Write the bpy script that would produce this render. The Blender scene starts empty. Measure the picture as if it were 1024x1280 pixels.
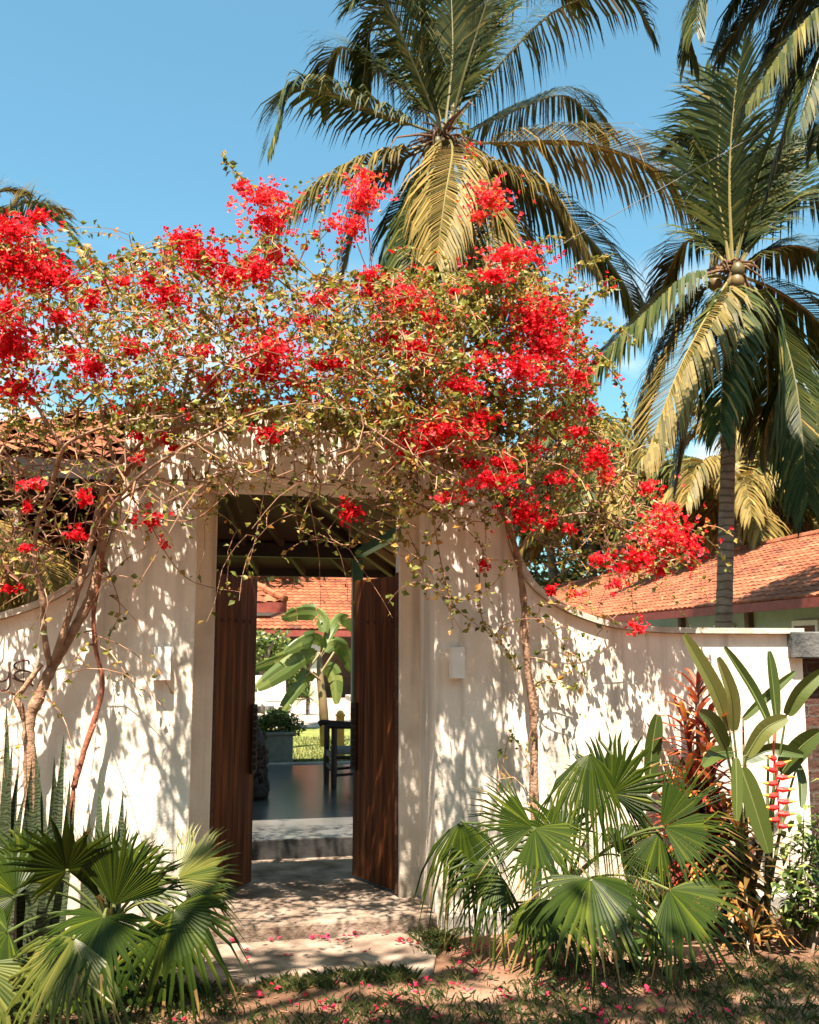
import bpy, math, random
import numpy as np
from mathutils import Vector, Matrix

SC = bpy.context.scene
COL = SC.collection
R = math.radians
rng = np.random.default_rng(7)
random.seed(7)

# ------------------------------------------------------------------ camera
CAM = np.array((-.81, -6.5, 1.65)); YAW, PIT, FPX = R(12.8), R(8.0), 1250.
cd = bpy.data.cameras.new('camera'); cam = bpy.data.objects.new('camera', cd); COL.objects.link(cam)
cam.location = CAM; cam.rotation_euler = (R(90) + PIT, 0, -YAW)
cd.sensor_width = 36; cd.lens = FPX / 1280 * 36; cd.clip_end = 2000; cd.clip_start = .05
cd.dof.use_dof = True; cd.dof.focus_distance = 6.6; cd.dof.aperture_fstop = 5.6
SC.camera = cam
# ------------------------------------------------------------------ light
EL, AZ = R(67.5), R(20.0)
TO_SUN = Vector((-math.sin(AZ) * math.cos(EL), -math.cos(AZ) * math.cos(EL), math.sin(EL)))
wd = bpy.data.worlds.new('World'); SC.world = wd; wd.use_nodes = True
wn, wl = wd.node_tree.nodes, wd.node_tree.links
bg = wn['Background']; bg.inputs['Strength'].default_value = .060
sky = wn.new('ShaderNodeTexSky'); sky.sky_type = 'NISHITA'; sky.sun_disc = False
sky.sun_elevation = EL; sky.sun_rotation = R(200); sky.air_density = 1.0; sky.dust_density = 2.0; sky.ozone_density = 1.5
tcw = wn.new('ShaderNodeTexCoord'); sep = wn.new('ShaderNodeSeparateXYZ'); wl.new(tcw.outputs['Generated'], sep.inputs[0])
mpw = wn.new('ShaderNodeMapping'); mpw.inputs['Scale'].default_value = (3.2, 3.2, 9); mpw.inputs['Location'].default_value = (.4, .1, .3)
wl.new(tcw.outputs['Generated'], mpw.inputs[0])
nzw = wn.new('ShaderNodeTexNoise'); nzw.inputs['Scale'].default_value = 1.6; nzw.inputs['Detail'].default_value = 7
wl.new(mpw.outputs[0], nzw.inputs['Vector'])
rpw = wn.new('ShaderNodeValToRGB'); rpw.color_ramp.elements[0].position = .47; rpw.color_ramp.elements[1].position = .66
wl.new(nzw.outputs['Fac'], rpw.inputs[0])
lowr = wn.new('ShaderNodeMapRange'); lowr.inputs[1].default_value = .38; lowr.inputs[2].default_value = .24; wl.new(sep.outputs['Z'], lowr.inputs[0])
mulw = wn.new('ShaderNodeMath'); mulw.operation = 'MULTIPLY'; wl.new(rpw.outputs[0], mulw.inputs[0]); wl.new(lowr.outputs[0], mulw.inputs[1])
tintw = wn.new('ShaderNodeMix'); tintw.data_type = 'RGBA'; tintw.blend_type = 'MULTIPLY'; tintw.inputs[0].default_value = 1
wl.new(sky.outputs[0], tintw.inputs[6]); tintw.inputs[7].default_value = (.75, 1.17, 1.05, 1)
cloudw = wn.new('ShaderNodeMix'); cloudw.data_type = 'RGBA'; wl.new(mulw.outputs[0], cloudw.inputs[0])
wl.new(tintw.outputs[2], cloudw.inputs[6]); cloudw.inputs[7].default_value = (6.5, 6.3, 6.0, 1)
wl.new(cloudw.outputs[2], bg.inputs['Color'])
ld = bpy.data.lights.new('sun', 'SUN'); ld.energy = 5.0; ld.angle = R(.53); ld.color = (1, .885, .76)
lo = bpy.data.objects.new('sun', ld); COL.objects.link(lo); lo.location = (-3, -8, 25)
lo.rotation_euler = TO_SUN.to_track_quat('Z', 'Y').to_euler()
SC.view_settings.view_transform = 'Standard'; SC.view_settings.look = 'None'
SC.view_settings.exposure = 2.0; SC.view_settings.gamma = 1
SC.cycles.max_bounces = 6; SC.cycles.diffuse_bounces = 4; SC.cycles.transmission_bounces = 4
SC.cycles.use_denoising = True; SC.cycles.sample_clamp_indirect = 6

# ------------------------------------------------------------------ helpers
_f = np.array((math.sin(YAW) * math.cos(PIT), math.cos(YAW) * math.cos(PIT), math.sin(PIT)))
_r = np.array((math.cos(YAW), -math.sin(YAW), 0.))
_u = np.array((-math.sin(YAW) * math.sin(PIT), -math.cos(YAW) * math.sin(PIT), math.cos(PIT)))
def at(x, y, Y=None, Z=None):            # a sighting in the photograph -> the point on the vertical plane Y or level Z
    d = _f + (x - 512) / FPX * _r + (640 - y) / FPX * _u
    t = (Y - CAM[1]) / d[1] if Y is not None else (Z - CAM[2]) / d[2]
    return CAM + t * d
def A(*p): return np.array(p, float)
def unit(v):
    n = np.linalg.norm(v); return v / n if n > 1e-9 else v * 0 + A(0, 0, 1)
UP = A(0, 0, 1)

class MB:
    def __init__(s): s.v = []; s.f = []; s.m = []; s.t = []
    def add(s, verts, faces, m=0, t=None):
        o = len(s.v); s.v.extend([tuple(map(float, p)) for p in verts])
        t = random.random() if t is None else t
        for q in faces: s.f.append(tuple(i + o for i in q)); s.m.append(m); s.t.append(t)
    def box(s, c, size, rot=0, m=0, t=None, tilt=None):
        hx, hy, hz = [q / 2 for q in size]
        M_ = Matrix.Rotation(rot, 3, 'Z')
        if tilt: M_ = M_ @ Matrix.Rotation(tilt[1], 3, tilt[0])
        vs = [Vector(c) + M_ @ Vector((x, y, z)) for z in (-hz, hz) for x, y in ((-hx, -hy), (hx, -hy), (hx, hy), (-hx, hy))]
        s.add(vs, [(3, 2, 1, 0), (4, 5, 6, 7), (0, 1, 5, 4), (1, 2, 6, 5), (2, 3, 7, 6), (3, 0, 4, 7)], m, t)
    def beam(s, p, q, w, h, m=0, t=None):  # rectangular bar from p to q
        p, q = A(*p), A(*q); d = unit(q - p); sd = np.cross(d, UP)
        sd = unit(sd) if np.linalg.norm(sd) > 1e-4 else A(1, 0, 0)
        up = np.cross(sd, d); vs = []
        for c in (p, q):
            for a, b in ((-1, -1), (1, -1), (1, 1), (-1, 1)): vs.append(c + sd * a * w / 2 + up * b * h / 2)
        s.add(vs, [(3, 2, 1, 0), (4, 5, 6, 7), (0, 1, 5, 4), (1, 2, 6, 5), (2, 3, 7, 6), (3, 0, 4, 7)], m, t)
    def tube(s, pts, rad, n=8, m=0, t=None, cap=True):
        pts = [A(*p) for p in pts]; k = len(pts)
        rad = [rad] * k if np.isscalar(rad) else list(rad)
        vs = []; fs = []; ref = None
        for i in range(k):
            d = unit(pts[min(i + 1, k - 1)] - pts[max(i - 1, 0)])
            if ref is None: ref = A(1, 0, 0) if abs(d[0]) < .8 else A(0, 1, 0)
            a = unit(np.cross(d, ref)); b = np.cross(a, d); ref = b
            # keep frame
            for j in range(n):
                th = 2 * math.pi * j / n
                vs.append(pts[i] + rad[i] * (math.cos(th) * a + math.sin(th) * b))
            ref = np.cross(d, a) * -1
        for i in range(k - 1):
            for j in range(n):
                fs.append((i * n + j, i * n + (j + 1) % n, (i + 1) * n + (j + 1) % n, (i + 1) * n + j))
        if cap: fs.append(tuple(range(n - 1, -1, -1))); fs.append(tuple(range((k - 1) * n, k * n)))
        s.add(vs, fs, m, t)
    def prism(s, poly, y0, y1, m=0, t=None):  # polygon in (x,z) extruded along y
        n = len(poly)
        vs = [(x, y0, z) for x, z in poly] + [(x, y1, z) for x, z in poly]
        fs = [tuple(range(n)), tuple(range(2 * n - 1, n - 1, -1))] + [(i, i + n, (i + 1) % n + n, (i + 1) % n) for i in range(n)]
        s.add(vs, fs, m, t)
    def lathe(s, c, prof, n=20, m=0, t=None):
        vs = []; fs = []
        for r_, z in prof:
            for j in range(n):
                th = 2 * math.pi * j / n; vs.append((c[0] + r_ * math.cos(th), c[1] + r_ * math.sin(th), c[2] + z))
        for i in range(len(prof) - 1):
            for j in range(n): fs.append((i * n + j, i * n + (j + 1) % n, (i + 1) * n + (j + 1) % n, (i + 1) * n + j))
        fs.append(tuple(range(n - 1, -1, -1))); fs.append(tuple(range((len(prof) - 1) * n, len(prof) * n)))
        s.add(vs, fs, m, t)
    def blob(s, c, rx, ry, rz, nu=10, nv=7, jit=.0, m=0, t=None):
        vs = []; fs = []
        for i in range(nv + 1):
            ph = math.pi * i / nv
            for j in range(nu):
                th = 2 * math.pi * j / nu; k = 1 + jit * (random.random() - .5) * 2
                vs.append((c[0] + rx * k * math.sin(ph) * math.cos(th), c[1] + ry * k * math.sin(ph) * math.sin(th), c[2] - rz * k * math.cos(ph)))
        for i in range(nv):
            for j in range(nu): fs.append((i * nu + j, i * nu + (j + 1) % nu, (i + 1) * nu + (j + 1) % nu, (i + 1) * nu + j))
        s.add(vs, fs, m, t)
    def build(s, name, mats, parent=None, smooth=False, origin=None, bevel=0):
        me = bpy.data.meshes.new(name)
        v = s.v
        if origin is not None: o = origin; v = [(a - o[0], b - o[1], c - o[2]) for a, b, c in v]
        me.from_pydata(v, [], s.f)
        if not isinstance(mats, (list, tuple)): mats = [mats]
        for m in mats: me.materials.append(m)
        if len(mats) > 1: me.polygons.foreach_set('material_index', np.array(s.m, np.int32))
        at_ = me.attributes.new('tint', 'FLOAT', 'FACE'); at_.data.foreach_set('value', np.array(s.t, np.float32))
        if smooth: me.polygons.foreach_set('use_smooth', np.ones(len(s.f), bool))
        me.update()
        ob = bpy.data.objects.new(name, me); COL.objects.link(ob)
        if origin is not None: ob.location = origin
        if parent is not None:
            ob.parent = parent
            if origin is None: ob.matrix_parent_inverse = Matrix.Translation(parent.location).inverted()
            else: ob.location = Vector(origin) - parent.location
        if bevel:
            b = ob.modifiers.new('bevel', 'BEVEL'); b.width = bevel; b.segments = 2; b.limit_method = 'ANGLE'
        return ob

def tag(o, label=None, cat=None, group=None, kind=None):
    if label: o['label'] = label
    if cat: o['category'] = cat
    if group: o['group'] = group
    if kind: o['kind'] = kind
    return o
def thing(name, loc, label, cat, group=None):
    o = bpy.data.objects.new(name, None); COL.objects.link(o); o.location = loc; o.empty_display_size = .1
    return tag(o, label, cat, group)
def dup(o, loc=None, rz=0, sc=1, label=None, parent=None):
    c = o.copy(); COL.objects.link(c)
    if parent is not None: c.parent = parent
    else:
        c.location = loc; c.rotation_euler = (0, 0, rz); c.scale = (sc, sc, sc)
        if label: c['label'] = label
    for ch in [x for x in o.children]: dup(ch, parent=c)
    return c

# ------------------------------------------------------------------ materials
def mat(name, stops, rough=.6, nscale=0, namt=0, bump=0, bscale=30, trans=0, spec=.4, stretch=(1, 1, 1), tint=True,
        transcol=None, bstretch=None, metal=0, detail=5, extra=None):
    m = bpy.data.materials.new(name); m.use_nodes = True
    n, l = m.node_tree.nodes, m.node_tree.links
    p = n['Principled BSDF']; p.inputs['Roughness'].default_value = rough
    p.inputs['Specular IOR Level'].default_value = spec; p.inputs['Metallic'].default_value = metal
    tc = n.new('ShaderNodeTexCoord')
    def noise(sc_, st, det=detail):
        mp = n.new('ShaderNodeMapping'); mp.inputs['Scale'].default_value = st; l.new(tc.outputs['Object'], mp.inputs[0])
        nz = n.new('ShaderNodeTexNoise'); nz.inputs['Scale'].default_value = sc_; nz.inputs['Detail'].default_value = det
        l.new(mp.outputs[0], nz.inputs['Vector']); return nz.outputs['Fac']
    fac = None
    if tint:
        a = n.new('ShaderNodeAttribute'); a.attribute_name = 'tint'; fac = a.outputs['Fac']
    if nscale:
        nz = noise(nscale, stretch)
        mr = n.new('ShaderNodeMapRange'); mr.inputs[1].default_value = .3; mr.inputs[2].default_value = .7; l.new(nz, mr.inputs[0])
        if fac is None: fac = mr.outputs[0]
        else:
            mx = n.new('ShaderNodeMix'); mx.inputs[0].default_value = namt; l.new(fac, mx.inputs[2]); l.new(mr.outputs[0], mx.inputs[3]); fac = mx.outputs[0]
    cr = n.new('ShaderNodeValToRGB')
    while len(cr.color_ramp.elements) < len(stops): cr.color_ramp.elements.new(.5)
    for e, (ps, c) in zip(cr.color_ramp.elements, stops): e.position = ps
    for e, (ps, c) in zip(cr.color_ramp.elements, stops): e.color = (*c, 1)
    if fac is not None: l.new(fac, cr.inputs[0])
    col = cr.outputs[0]
    if extra: col = extra(n, l, tc, col, noise)
    l.new(col, p.inputs['Base Color'])
    if bump:
        b = n.new('ShaderNodeBump'); b.inputs['Strength'].default_value = bump; b.inputs['Distance'].default_value = .02
        l.new(noise(bscale, bstretch or (1, 1, 1), 6), b.inputs['Height']); l.new(b.outputs[0], p.inputs['Normal'])
    if trans:
        tr = n.new('ShaderNodeBsdfTranslucent'); l.new(col, tr.inputs['Color'])
        ms = n.new('ShaderNodeMixShader'); ms.inputs[0].default_value = trans
        l.new(p.outputs[0], ms.inputs[1]); l.new(tr.outputs[0], ms.inputs[2])
        l.new(ms.outputs[0], n['Material Output'].inputs['Surface'])
    return m

def stains(n, l, tc, col, noise):  # run-off streaks and grubby patches on the limewash
    f = noise(1.0, (9, 9, .55), 6); g = noise(2.3, (1, 1, 1), 5)
    m1 = n.new('ShaderNodeMapRange'); m1.inputs[1].default_value = .5; m1.inputs[2].default_value = .72; m1.inputs[4].default_value = .62; l.new(f, m1.inputs[0])
    m2 = n.new('ShaderNodeMapRange'); m2.inputs[1].default_value = .5; m2.inputs[2].default_value = .75; m2.inputs[4].default_value = .5; l.new(g, m2.inputs[0])
    mu = n.new('ShaderNodeMath'); mu.operation = 'MAXIMUM'; l.new(m1.outputs[0], mu.inputs[0]); l.new(m2.outputs[0], mu.inputs[1])
    # splash-back dirt along the foot of the wall
    sx = n.new('ShaderNodeSeparateXYZ'); l.new(tc.outputs['Object'], sx.inputs[0])
    m3 = n.new('ShaderNodeMapRange'); m3.inputs[1].default_value = .8; m3.inputs[2].default_value = .02; m3.inputs[4].default_value = 1.35; l.new(sx.outputs['Z'], m3.inputs[0])
    m4 = n.new('ShaderNodeMath'); m4.operation = 'MULTIPLY'; l.new(m3.outputs[0], m4.inputs[0]); l.new(noise(5, (1, 1, .7), 6), m4.inputs[1])
    ad = n.new('ShaderNodeMath'); ad.operation = 'MAXIMUM'; l.new(mu.outputs[0], ad.inputs[0]); l.new(m4.outputs[0], ad.inputs[1])
    mx = n.new('ShaderNodeMix'); mx.data_type = 'RGBA'; l.new(ad.outputs[0], mx.inputs[0]); l.new(col, mx.inputs[6]); mx.inputs[7].default_value = (.34, .28, .2, 1)
    return mx.outputs[2]
def bricky(n, l, tc, col, noise):
    mp = n.new('ShaderNodeMapping'); mp.inputs['Rotation'].default_value = (R(-90), 0, 0); l.new(tc.outputs['Object'], mp.inputs[0])
    b = n.new('ShaderNodeTexBrick'); l.new(mp.outputs[0], b.inputs['Vector']); b.inputs['Scale'].default_value = 1
    b.inputs['Brick Width'].default_value = .21; b.inputs['Row Height'].default_value = .072; b.inputs['Mortar Size'].default_value = .007
    b.inputs['Color1'].default_value = (.1, .045, .032, 1); b.inputs['Color2'].default_value = (.05, .032, .026, 1); b.inputs['Mortar'].default_value = (.09, .075, .06, 1)  # brick and mortar colours darkened to carry the shade over the pier
    return b.outputs['Color']
def planks(n, l, tc, col, noise):
    return col

WALL = mat('limewash', [(0, (.83, .715, .585)), (1, (.88, .775, .65))], .85, 6, 1, .25, 45, tint=False, extra=stains, spec=.2)
COPE = mat('coping_render', [(0, (.46, .38, .29)), (1, (.68, .6, .5))], .9, 7, 1, .3, 60, tint=False, spec=.2)
CONC = mat('concrete', [(0, (.22, .2, .17)), (1, (.44, .40, .34))], .85, 5, 1, .35, 40, tint=False, spec=.25)
STEP = mat('step_concrete', [(0, (.085, .055, .037)), (.5, (.2, .145, .105)), (1, (.31, .235, .18))], .9, 5.5, 1, .8, 28, tint=False, spec=.25)
POLI = mat('polished_floor', [(0, (.06, .06, .056)), (1, (.125, .12, .11))], .24, 2.2, 1, .03, 8, tint=False, spec=.5)
BRICK = mat('brick', [(0, (.2, .1, .06)), (1, (.2, .1, .06))], .9, 3, 1, .6, 30, tint=False, extra=bricky, spec=.15)
WOOD = mat('door_timber', [(0, (.03, .009, .003)), (.5, (.095, .028, .009)), (1, (.21, .072, .022))], .5, 2.6, 1, .25, 6, stretch=(9, 9, .55), bstretch=(12, 12, .6), tint=False, spec=.18, detail=8)
DWOOD = mat('dark_wood', [(0, (.010, .006, .004)), (1, (.028, .016, .01))], .55, 6, 1, .2, 20, tint=False)
IRON = mat('rusty_iron', [(0, (.05, .022, .014)), (1, (.13, .05, .03))], .7, 40, 1, .2, 80, tint=False)
BOARD = mat('ceiling_boards', [(0, (.045, .025, .014)), (1, (.09, .055, .03))], .6, 5, .5, stretch=(1, 8, 1))
CREAMB = mat('pale_boards', [(0, (.25, .2, .1)), (1, (.34, .28, .16))], .7, 5, .5)
GREENP = mat('green_paint', [(0, (.03, .11, .075)), (1, (.05, .16, .105))], .45, 8, 1, tint=False)
OCHRE = mat('ochre_paint', [(0, (.6, .3, .05)), (1, (.7, .38, .08))], .6, 8, 1, tint=False)
REDW = mat('red_fascia', [(0, (.17, .03, .02)), (1, (.26, .055, .035))], .55, 8, 1, tint=False)
TILE = mat('roof_tile', [(0, (.06, .028, .02)), (.25, (.165, .05, .024)), (.6, (.25, .08, .035)), (1, (.34, .14, .075))], .8, 1.1, .5, .2, 40, spec=.2)
PALEG = mat('pale_green_wall', [(0, (.3, .36, .28)), (1, (.36, .42, .33))], .8, 5, 1, tint=False)
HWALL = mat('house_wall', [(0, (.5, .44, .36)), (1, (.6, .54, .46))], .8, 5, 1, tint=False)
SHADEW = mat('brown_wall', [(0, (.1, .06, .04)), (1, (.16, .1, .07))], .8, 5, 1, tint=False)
GLASS = mat('window_glass', [(0, (.02, .03, .03)), (1, (.04, .05, .05))], .1, 2, 1, tint=False)
WHITE = mat('white_paint', [(0, (.7, .66, .6)), (1, (.8, .76, .7))], .5, 8, 1, tint=False)
CUSH = mat('cushion_cloth', [(0, (.5, .46, .4)), (1, (.6, .56, .5))], .9, 20, 1, tint=False)
GSEAT = mat('grey_seat', [(0, (.13, .15, .13)), (1, (.2, .22, .2))], .8, 20, 1, tint=False)
PLANTER = mat('planter_paint', [(0, (.16, .17, .15)), (1, (.24, .25, .22))], .7, 12, 1, tint=False)
WATER = mat('pool_water', [(0, (.1, .34, .42)), (1, (.16, .44, .5))], .08, 3, 1, .1, 8, tint=False, spec=.5)
DECK = mat('pool_deck', [(0, (.24, .19, .15)), (1, (.36, .3, .25))], .8, 3, 1, .2, 20, tint=False)
def soil_mix(n, l, tc, col, noise):
    g = noise(26, (1, 1, 1), 8)
    mr = n.new('ShaderNodeMapRange'); mr.inputs[1].default_value = .55; mr.inputs[2].default_value = .75; mr.inputs[4].default_value = .75; l.new(g, mr.inputs[0])
    mx = n.new('ShaderNodeMix'); mx.data_type = 'RGBA'; l.new(mr.outputs[0], mx.inputs[0]); l.new(col, mx.inputs[6]); mx.inputs[7].default_value = (.1, .06, .035, 1)
    return mx.outputs[2]
SOIL = mat('sandy_soil', [(0, (.085, .043, .024)), (.5, (.165, .09, .054)), (1, (.27, .16, .105))], .95, 1.7, 1, .7, 35, tint=False, extra=soil_mix, spec=.1)
LAWN = mat('lawn_turf', [(0, (.1, .13, .03)), (1, (.2, .2, .06))], .9, 3, 1, .8, 60, tint=False, spec=.1)
GRASS = mat('grass_blade', [(0, (.016, .032, .006)), (.6, (.055, .078, .016)), (1, (.19, .15, .05))], .6, trans=.3)
LITTER = mat('dry_litter', [(0, (.08, .035, .018)), (.6, (.22, .1, .045)), (1, (.36, .2, .1))], .8)
BARK = mat('vine_bark', [(0, (.14, .075, .045)), (.5, (.27, .155, .095)), (1, (.4, .26, .17))], .85, 22, .75, .6, 60, spec=.2)
REDBARK = mat('shoot_bark', [(0, (.18, .055, .03)), (1, (.3, .1, .05))], .7, 22, .75, .4, 60)
TWIG = mat('twig_bark', [(0, (.14, .05, .025)), (.5, (.28, .13, .068)), (1, (.44, .26, .15))], .8)
BLEAF = mat('bougainvillea_leaf', [(0, (.055, .066, .008)), (.4, (.16, .18, .022)), (.78, (.32, .27, .05)), (1, (.55, .24, .055))], .5, trans=.4)
BRACT = mat('bougainvillea_bract', [(0, (.40, .004, .008)), (.45, (.70, .010, .018)), (.75, (.80, .030, .05)), (.92, (.86, .12, .14)), (1, (.8, .2, .06))], .65, trans=.38, spec=.15)
PETAL = mat('fallen_bract', [(0, (.45, .01, .03)), (1, (.75, .05, .13))], .7, trans=.2, spec=.15)
FAN = mat('fan_frond', [(0, (.006, .015, .002)), (.5, (.026, .044, .003)), (.85, (.095, .112, .008)), (1, (.26, .16, .055))], .42, trans=.22, spec=.17)
FANY = mat('yellowing_fan', [(0, (.04, .06, .008)), (.5, (.10, .112, .016)), (1, (.3, .23, .06))], .4, trans=.25, spec=.45)
PETI = mat('petiole', [(0, (.06, .09, .02)), (1, (.16, .17, .05))], .5)
COCO = mat('coconut_leaflet', [(0, (.010, .020, .005)), (.4, (.032, .046, .008)), (.75, (.10, .092, .018)), (1, (.25, .17, .045))], .5, trans=.14, spec=.16)
COCOY = mat('old_leaflet', [(0, (.05, .05, .012)), (.5, (.165, .12, .03)), (1, (.38, .23, .07))], .5, trans=.2, spec=.16)
RACH = mat('rachis', [(0, (.09, .085, .022)), (1, (.2, .155, .048))], .5)
def rings(n, l, tc, col, noise):
    wv = n.new('ShaderNodeTexWave'); wv.bands_direction = 'Z'; wv.inputs['Scale'].default_value = 2.6; wv.inputs['Distortion'].default_value = 2.5; wv.inputs['Detail'].default_value = 3; wv.inputs['Detail Scale'].default_value = 2
    l.new(tc.outputs['Object'], wv.inputs['Vector'])
    mr = n.new('ShaderNodeMapRange'); mr.inputs[1].default_value = .72; mr.inputs[2].default_value = .95; mr.inputs[4].default_value = .7; l.new(wv.outputs['Fac'], mr.inputs[0])
    mx = n.new('ShaderNodeMix'); mx.data_type = 'RGBA'; l.new(mr.outputs[0], mx.inputs[0]); l.new(col, mx.inputs[6]); mx.inputs[7].default_value = (.05, .038, .028, 1)
    return mx.outputs[2]
PTRUNK = mat('palm_trunk', [(0, (.1, .08, .06)), (1, (.24, .2, .155))], .9, 8, .6, .5, 30, extra=rings, spec=.1)
FIBER = mat('palm_fibre', [(0, (.045, .022, .011)), (.6, (.13, .062, .028)), (1, (.27, .14, .065))], .9, 12, .5)
NUT = mat('coconut', [(0, (.06, .055, .014)), (1, (.15, .09, .025))], .5)
BANANA = mat('banana_leaf', [(0, (.045, .08, .016)), (.6, (.11, .145, .03)), (1, (.22, .225, .06))], .4, trans=.3)
BSTEM = mat('banana_stem', [(0, (.14, .07, .035)), (1, (.3, .27, .13))], .6, 5, .6)
HELI = mat('heliconia_leaf', [(0, (.03, .052, .010)), (.6, (.08, .105, .02)), (1, (.18, .17, .045))], .4, trans=.25)
HBR = mat('lobster_claw', [(0, (.7, .02, .02)), (1, (.8, .05, .03))], .4)
HTIP = mat('claw_tip', [(0, (.8, .3, .04)), (1, (.8, .42, .06))], .4)
CORD = mat('cordyline_leaf', [(0, (.035, .010, .010)), (.35, (.17, .025, .016)), (.7, (.42, .09, .025)), (1, (.62, .27, .06))], .38, trans=.25)
CORDG = mat('cordyline_pale', [(0, (.03, .025, .012)), (.5, (.13, .075, .02)), (1, (.48, .21, .05))], .4, trans=.25)
def bands(n, l, tc, col, noise):
    wv = n.new('ShaderNodeTexWave'); wv.bands_direction = 'Z'; wv.inputs['Scale'].default_value = 17; wv.inputs['Distortion'].default_value = 14; wv.inputs['Detail'].default_value = 3
    l.new(tc.outputs['Object'], wv.inputs['Vector'])
    mx = n.new('ShaderNodeMix'); mx.data_type = 'RGBA'; l.new(wv.outputs['Fac'], mx.inputs[0]); l.new(col, mx.inputs[6]); mx.inputs[7].default_value = (.075, .095, .045, 1)
    return mx.outputs[2]
SNAKE = mat('snake_leaf', [(0, (.012, .018, .008)), (.6, (.02, .032, .014)), (1, (.045, .06, .024))], .4, extra=bands)
SHRUB = mat('shrub_leaf', [(0, (.03, .06, .010)), (.6, (.075, .12, .022)), (1, (.3, .32, .07))], .45, trans=.3)
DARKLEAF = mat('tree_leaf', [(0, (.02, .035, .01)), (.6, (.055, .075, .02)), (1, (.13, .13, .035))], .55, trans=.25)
GROVE = mat('grove_leaf', [(0, (.03, .042, .01)), (.5, (.095, .105, .025)), (1, (.22, .19, .06))], .55, trans=.25)
TBARK = mat('tree_bark', [(0, (.1, .07, .05)), (1, (.2, .15, .11))], .9, 8, .6, .4, 20)
CABLE = mat('cable_jacket', [(0, (.16, .14, .11)), (1, (.2, .17, .13))], .5, tint=False)
LAMPP = mat('lamp_paint', [(0, (.8, .74, .66)), (1, (.84, .79, .71))], .6, 20, 1, tint=False)

# ------------------------------------------------------------------ ground
def hn(x, y):
    return (math.sin(x * 1.9 + .4) * math.cos(y * 2.3) + .6 * math.sin(x * 4.1 + y * 3.3) + .4 * math.cos(x * 7.3 - y * 5.9 + 1)) * .009
def gz(x, y):
    if y > 1.75: return .16 + .3 * hn(x, y)
    if y > 1.5: return .16 * (y - 1.5) / .25
    if y > -.45: return -.03
    e = min(1., (-.45 - y) / .2)
    return hn(x, y) * e - .03 * (1 - e)
xs = np.concatenate([[-400, -150, -60, -25, -12], np.arange(-6, 6.01, .1), [8, 12, 25, 60, 150, 400]])
ys = np.concatenate([[-120, -40, -18, -9], np.arange(-6, 2.6, .1), [4, 7, 10, 15, 25, 45, 80, 150, 400, 900]])
g = MB(); vs = [(x, y, gz(x, y)) for y in ys for x in xs]; nx = len(xs)
g.add(vs, [(j * nx + i, j * nx + i + 1, (j + 1) * nx + i + 1, (j + 1) * nx + i) for j in range(len(ys) - 1) for i in range(nx - 1)])
tag(g.build('ground', SOIL, smooth=True), kind='structure')
def sheet(name, poly, z0, z1, m, bevel=0):
    b = MB(); n = len(poly)
    b.add([(x, y, z0) for x, y in poly] + [(x, y, z1) for x, y in poly],
          [tuple(range(n - 1, -1, -1)), tuple(range(n, 2 * n))] + [(i, (i + 1) % n, (i + 1) % n + n, i + n) for i in range(n)])
    return tag(b.build(name, m, bevel=bevel), kind='structure')
sheet('entrance_step', [(-.726, -.47), (.40, -.475), (.735, -.46), (.726, .0), (.6, .0), (.6, .135), (2, .135), (2, 1.37), (-2, 1.37), (-2, .135), (-.6, .135), (-.6, 0), (-.726, 0)], -.1, .108, STEP, .018)
sheet('path', [(-.95, -.478), (-.95, -1.1), (-.6, -1.17), (-.1, -1.19), (.3, -1.22), (.52, -1.2), (.60, -.95), (.64, -.478)], -.05, .022, STEP, .012)
RISER = mat('dark_riser', [(0, (.02, .019, .018)), (1, (.05, .048, .045))], .8, 9, 1, .2, 30, tint=False, spec=.15)
b = MB(); b.box((-.7, 3.91, .10), (5.4, 5.08, .296)); b.box((-.7, 1.365, .10), (5.4, .0096, .282), m=1)
tag(b.build('porch_floor', [POLI, RISER]), kind='structure')
sheet('kerb', [(-3.5, 6.454), (2.1, 6.454), (2.1, 6.62), (-3.5, 6.62)], -.05, .262, CONC, .01)
lawn = sheet('lawn', [(-9, 6.63), (9, 6.63), (9, 13.5), (-9, 13.5)], .1, .185, LAWN)

# ------------------------------------------------------------------ gateway wall
gw = thing('gateway_wall', (0, -.2, 0), 'white limewashed garden wall sweeping up into a tall gateway with open timber doors', 'wall')
curve = [(1.17, 3.12), (1.175, 2.75), (1.19, 2.55), (1.235, 2.32), (1.30, 2.17), (1.385, 2.05), (1.56, 1.93), (1.82, 1.833), (2.1, 1.79), (2.45, 1.775), (3.30, 1.775)]
def smooth_curve(c, n=6):
    out = []
    for i in range(len(c) - 1):
        p0 = A(*c[max(i - 1, 0)]); p1 = A(*c[i]); p2 = A(*c[i + 1]); p3 = A(*c[min(i + 2, len(c) - 1)])
        for k in range(n):
            t = k / n
            out.append(tuple(.5 * ((2 * p1) + (p2 - p0) * t + (2 * p0 - 5 * p1 + 4 * p2 - p3) * t * t + (3 * p1 - p0 - 3 * p2 + p3) * t ** 3)))
    return out + [c[-1]]
rc = smooth_curve(curve)
lc = [(-x, z) for x, z in rc]; lc[-1] = (-5.5, 1.775); lc = [(x, z) if x < -1.17 else (x, z) for x, z in lc]
OH = 2.685
outline = [(-5.5, -.06)] + lc[::-1] + rc + [(3.30, -.06), (.73, -.06), (.73, OH), (-.73, OH), (-.73, -.06)]
b = MB(); b.prism(outline, -.42, -.20)
blk = [(-1.16, -.06), (-1.16, 3.12), (1.16, 3.12), (1.16, -.06), (.73, -.06), (.73, OH), (-.73, OH), (-.73, -.06)]
b.prism(blk, -.20, 0.0)
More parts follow.
